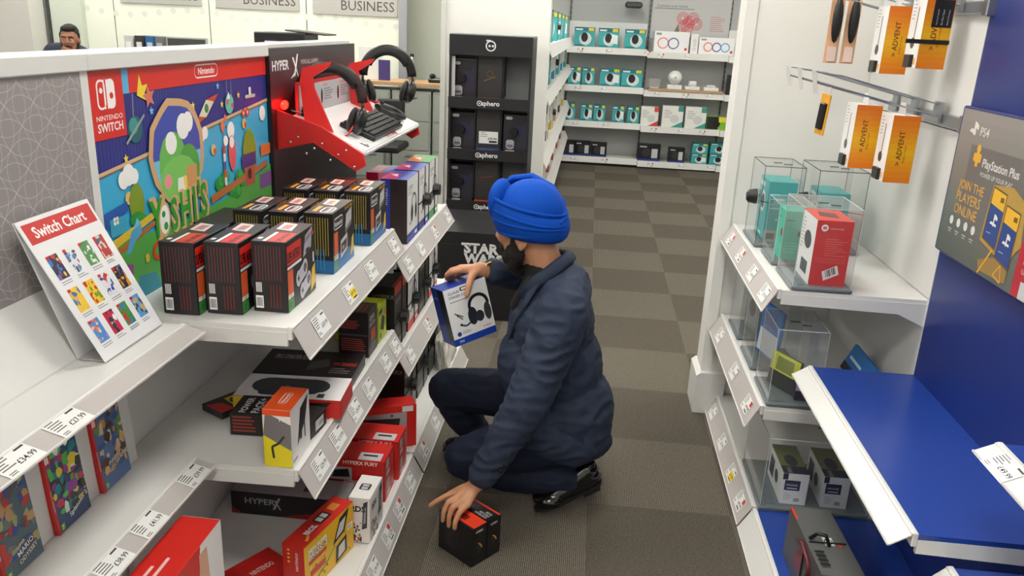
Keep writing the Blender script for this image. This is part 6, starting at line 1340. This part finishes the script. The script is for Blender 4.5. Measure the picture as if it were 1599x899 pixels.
# the headset box he holds, and the two boxes under his other hand
def held_front(a):
    a.rect(0, 0, 1, 1, (234, 234, 234)); a.rect(0, 0, 1, .12, (28, 64, 168)); a.text('CLOUD', .10, .89, .042, (44, 52, 120), bold=.02); a.text('STINGER CORE', .10, .82, .048, (44, 52, 120), bold=.02, maxw=.45); a.rect(.10, .75, .50, .765, (140, 140, 150))
    a.rrect(.38, .90, .62, .97, (40, 40, 44), .3); a.rrect(.41, .915, .59, .955, (234, 234, 234), .3)
    a.ring(.72, .58, .25, .07, (30, 30, 34), 24, -10, 190); a.ell(.54, .42, .11, (36, 38, 52), rv=.16); a.ell(.90, .42, .085, (60, 60, 64), rv=.16); a.ell(.70, .38, .10, (48, 48, 56), rv=.1); a.line([(.52, .34), (.35, .29), (.24, .33)], .006, (30, 30, 34)); a.ell(.24, .335, .03, (30, 30, 34)); a.line([(.14, .56), (.32, .46)], .004, (50, 50, 54)); a.line([(.18, .52), (.30, .42)], .004, (50, 50, 54))
    a.ell(.15, .19, .05, (44, 60, 130)); a.lines(.23, .16, .45, .22, 3, (120, 124, 140), .3); a.text('HYPERX', .72, .16, .03, (196, 60, 60), bold=.01); a.text('PS4', .12, .04, .04, (220, 226, 240), bold=.02)
def held_left(a):
    a.rect(0, 0, 1, 1, (20, 20, 24)); a.rect(0, 0, .52, 1, (26, 62, 168)); a.text('HYPERX', .12, .80, .035, (230, 232, 240), bold=.01, maxw=.36); a.poly([(.52, 0), (.62, .0), (.58, .4), (.52, .5)], (26, 62, 168)); a.rect(.52, 0, 1, .06, (26, 62, 168))
ROT = (Matrix.Rotation(R(-14.5), 3, 'Y') @ Matrix.Rotation(R(36), 3, 'Z')).to_euler()
carton('headset_box', (.165, .10, .205), (-.373, 2.662, .541), 0, (24, 58, 160), {'front': held_front, 'left': held_left}, 'white and blue headset box held up in the crouching man\'s hand', 'headset box', rot=tuple(ROT))
def rgb_front(a):
    a.rect(0, 0, 1, 1, (20, 19, 21)); a.text('HYPERX', .25, .84, .07, (226, 224, 224), bold=.02, maxw=.5, rot=0)
    for k, c in enumerate(((206, 60, 40), (226, 170, 50), (110, 170, 70), (60, 90, 100))): a.ring(.25, .36, .5-.03*k, .03, c, 14, 10, 75-8*k)
    a.ring(.25, .36, .37, .20, (44, 42, 44), 14, -40, 80)
def rgb_top1(a): a.rect(0, 0, 1, 1, (222, 62, 34)); a.rect(.0, .0, .12, 1, (26, 24, 26)); a.rect(.3, .35, .7, .6, (120, 30, 24))
def rgb_top2(a):
    a.rect(0, 0, 1, 1, (24, 22, 24)); a.rect(.85, 0, 1, 1, (214, 60, 36))
    for k, t in enumerate(('GAMING', 'MOUSE', 'RGB')): a.text(t, .22+.2*k, .1, .06, (214, 212, 212), rot=90)
def rgb_side(a): a.rect(0, 0, 1, 1, (24, 22, 24)); a.ell(.4, .45, .2, (44, 42, 46), rv=.28); a.ell(.5, .4, .12, (32, 30, 34), rv=.2)
carton('gaming_mouse_box', (.062, .15, .135), (-.310, 2.170, .001), R(52.3), (22, 21, 23), {'front': rgb_front, 'top': rgb_top1, 'left': rgb_side}, 'nearer black box with orange lid under the man\'s hand on the carpet', 'box', 'black boxes on the carpet')
carton('gaming_mouse_box', (.058, .15, .135), (-.271, 2.2205, .001), R(52.3), (22, 21, 23), {'front': rgb_front, 'top': rgb_top2}, 'black box with white lettering on top beside the orange-lidded box', 'box', 'black boxes on the carpet')

def seated_man():
    Hc = Vector((-4.855, 7.40, 1.285)); hf = Vector((.32, -.93, -.12)).normalized(); hl = Vector((0, 0, 1)).cross(hf).normalized(); hu = hf.cross(hl).normalized(); HR = Matrix((hf, hl, hu)).transposed()
    def H(x, y, z): return Hc + HR @ Vector((x, y, z))
    P = [('e', H(-.01, 0, .02), (.096, .075, .105), HR), ('e', H(.03, 0, -.05), (.062, .058, .07), HR), ('c', [(H(.085, 0, .03), .012), (H(.106, 0, -.012), .013)]), ('e', H(.07, .03, -.015), (.025, .024, .024), HR), ('e', H(.07, -.03, -.015), (.025, .024, .024), HR), ('e', H(.08, 0, .045), (.018, .048, .013), HR)]
    for s in (-1, 1): P.append(('e', H(-.005, s*.079, -.01), (.022, .010, .032), HR))
    P.append(('c', [(H(-.03, 0, -.06), .056), (Vector((-4.93, 7.55, 1.15)), .065)]))
    P += [('e', (-4.97, 7.62, .98), (.19, .12, .20)), ('e', (-4.97, 7.64, .78), (.17, .12, .16)), ('c', [((-5.15, 7.58, 1.12), .06), ((-5.20, 7.40, .99), .05), ((-5.0, 7.24, .985), .032)]), ('c', [((-4.80, 7.62, 1.10), .06), ((-4.70, 7.36, .985), .05), ((-4.788, 7.275, 1.125), .030), ((-4.795, 7.275, 1.155), .026)]),
          ('c', [((-5.05, 7.62, .72), .09), ((-5.08, 7.22, .70), .065), ((-5.08, 7.25, .33), .05), ((-5.08, 7.2, .31), .045)]), ('c', [((-4.88, 7.62, .72), .09), ((-4.86, 7.22, .70), .065), ((-4.86, 7.25, .33), .05), ((-4.86, 7.2, .31), .045)])]
    wr = Vector((-4.795, 7.275, 1.155))
    for k in range(4):
        kn = wr+Vector((-.005+.014*k-.02, .005, .055-.010*k)); P.append(('c', [(wr, .02), (kn, .013), (kn+Vector((-.034, .0, .008)), .0105), (kn+Vector((-.054, .014, -.008)), .0095), (kn+Vector((-.060, .028, -.024)), .0085)]))
    P.append(('c', [(wr, .016), (wr+Vector((-.03, .03, .03)), .012), (wr+Vector((-.045, .045, .05)), .010)]))
    b = blob('person', P, .006, SK2, None, 3); tag(b, 'bearded man in a dark suit seated in the office, hand to his mouth', 'person')
    SD = mat('dark_suit', (30, 36, 56), .75, noise_amt=.1)
    blob('jacket', [('e', (-4.98, 7.62, 1.0), (.215, .145, .22)), ('e', (-4.97, 7.63, .8), (.20, .15, .2)), ('c', [((-5.14, 7.57, 1.155), .09), ((-4.97, 7.6, 1.16), .10), ((-4.80, 7.61, 1.10), .085)]), ('c', [((-5.15, 7.57, 1.14), .09), ((-5.20, 7.40, .995), .065), ((-5.04, 7.27, .99), .045)]), ('c', [((-4.80, 7.61, 1.10), .085), ((-4.70, 7.36, .995), .064), ((-4.785, 7.292, 1.13), .044)])], .012, SD, b, 3)
    blob('trousers', [('c', [((-5.05, 7.62, .72), .105), ((-5.08, 7.22, .70), .08), ((-5.08, 7.25, .34), .065)]), ('c', [((-4.88, 7.62, .72), .105), ((-4.86, 7.22, .70), .08), ((-4.86, 7.25, .34), .065)])], .014, SD, b, 3)
    blob('shirt', [('c', [(Vector((-4.90, 7.49, 1.175)), .062), (Vector((-4.92, 7.52, 1.13)), .075)])], .010, mat('white_shirt', (226, 226, 226), .6), b, 2)
    blob('hair', [('e', H(-.028, 0, .062), (.088, .080, .078), HR), ('e', H(.02, 0, .105), (.072, .062, .03), HR), ('c', [(H(-.01, .076, .05), .014), (H(.0, .076, .0), .010)]), ('c', [(H(-.01, -.076, .05), .014), (H(.0, -.076, .0), .010)])], .007, BEARD, b, 2)
    blob('beard', [('c', [(H(.008, .068, -.02), .011), (H(.02, .06, -.07), .018), (H(.058, .03, -.105), .024), (H(.07, 0, -.112), .026), (H(.058, -.03, -.105), .024), (H(.02, -.06, -.07), .018), (H(.008, -.068, -.02), .011)]), ('c', [(H(.08, .028, -.055), .009), (H(.094, 0, -.042), .009), (H(.08, -.028, -.055), .009)])], .007, BEARD, b, 2)
    for s in (-1, 1):
        MB().ball(H(.080, s*.030, .012), .0095, None, 10).build('eye', mat('eye_white', (225, 220, 214), .3), b, True); MB().ball(H(.0855, s*.0305, .012), .0065, None, 8).build('iris', mat('dark_iris', (30, 20, 16), .2), b, True)
        MB().tube([H(.090, s*.012, .034), H(.092, s*.03, .038), H(.078, s*.05, .033)], .005, 6).build('eyebrow', BEARD, b, True)
        blob('shoe', [('c', [((-4.97+s*.11, 7.26, .305), .045), ((-4.97+s*.11, 7.13, .29), .035)])], .012, LEATHER, b, 2)
    st = empty('office_stool', (-4.97, 7.62, 0)); tag(st, 'high office stool under the seated man', 'stool'); MB().cyl((0, 0, .56), (0, 0, .61), .19, n=24).build('seat', BLACKM, st); MB().cyl((0, 0, .03), (0, 0, .56), .03).build('column', STEEL, st); MB().cyl((0, 0, 0), (0, 0, .03), .22, .18, 24).build('base', STEEL, st)
    MB().tube([(.22*math.cos(2*math.pi*k/20), -.16+.28*math.sin(2*math.pi*k/20), .25) for k in range(20)], .012, 6, True).build('foot_ring', STEEL, st)
seated_man()
bpy.data.scenes.remove(TMP)
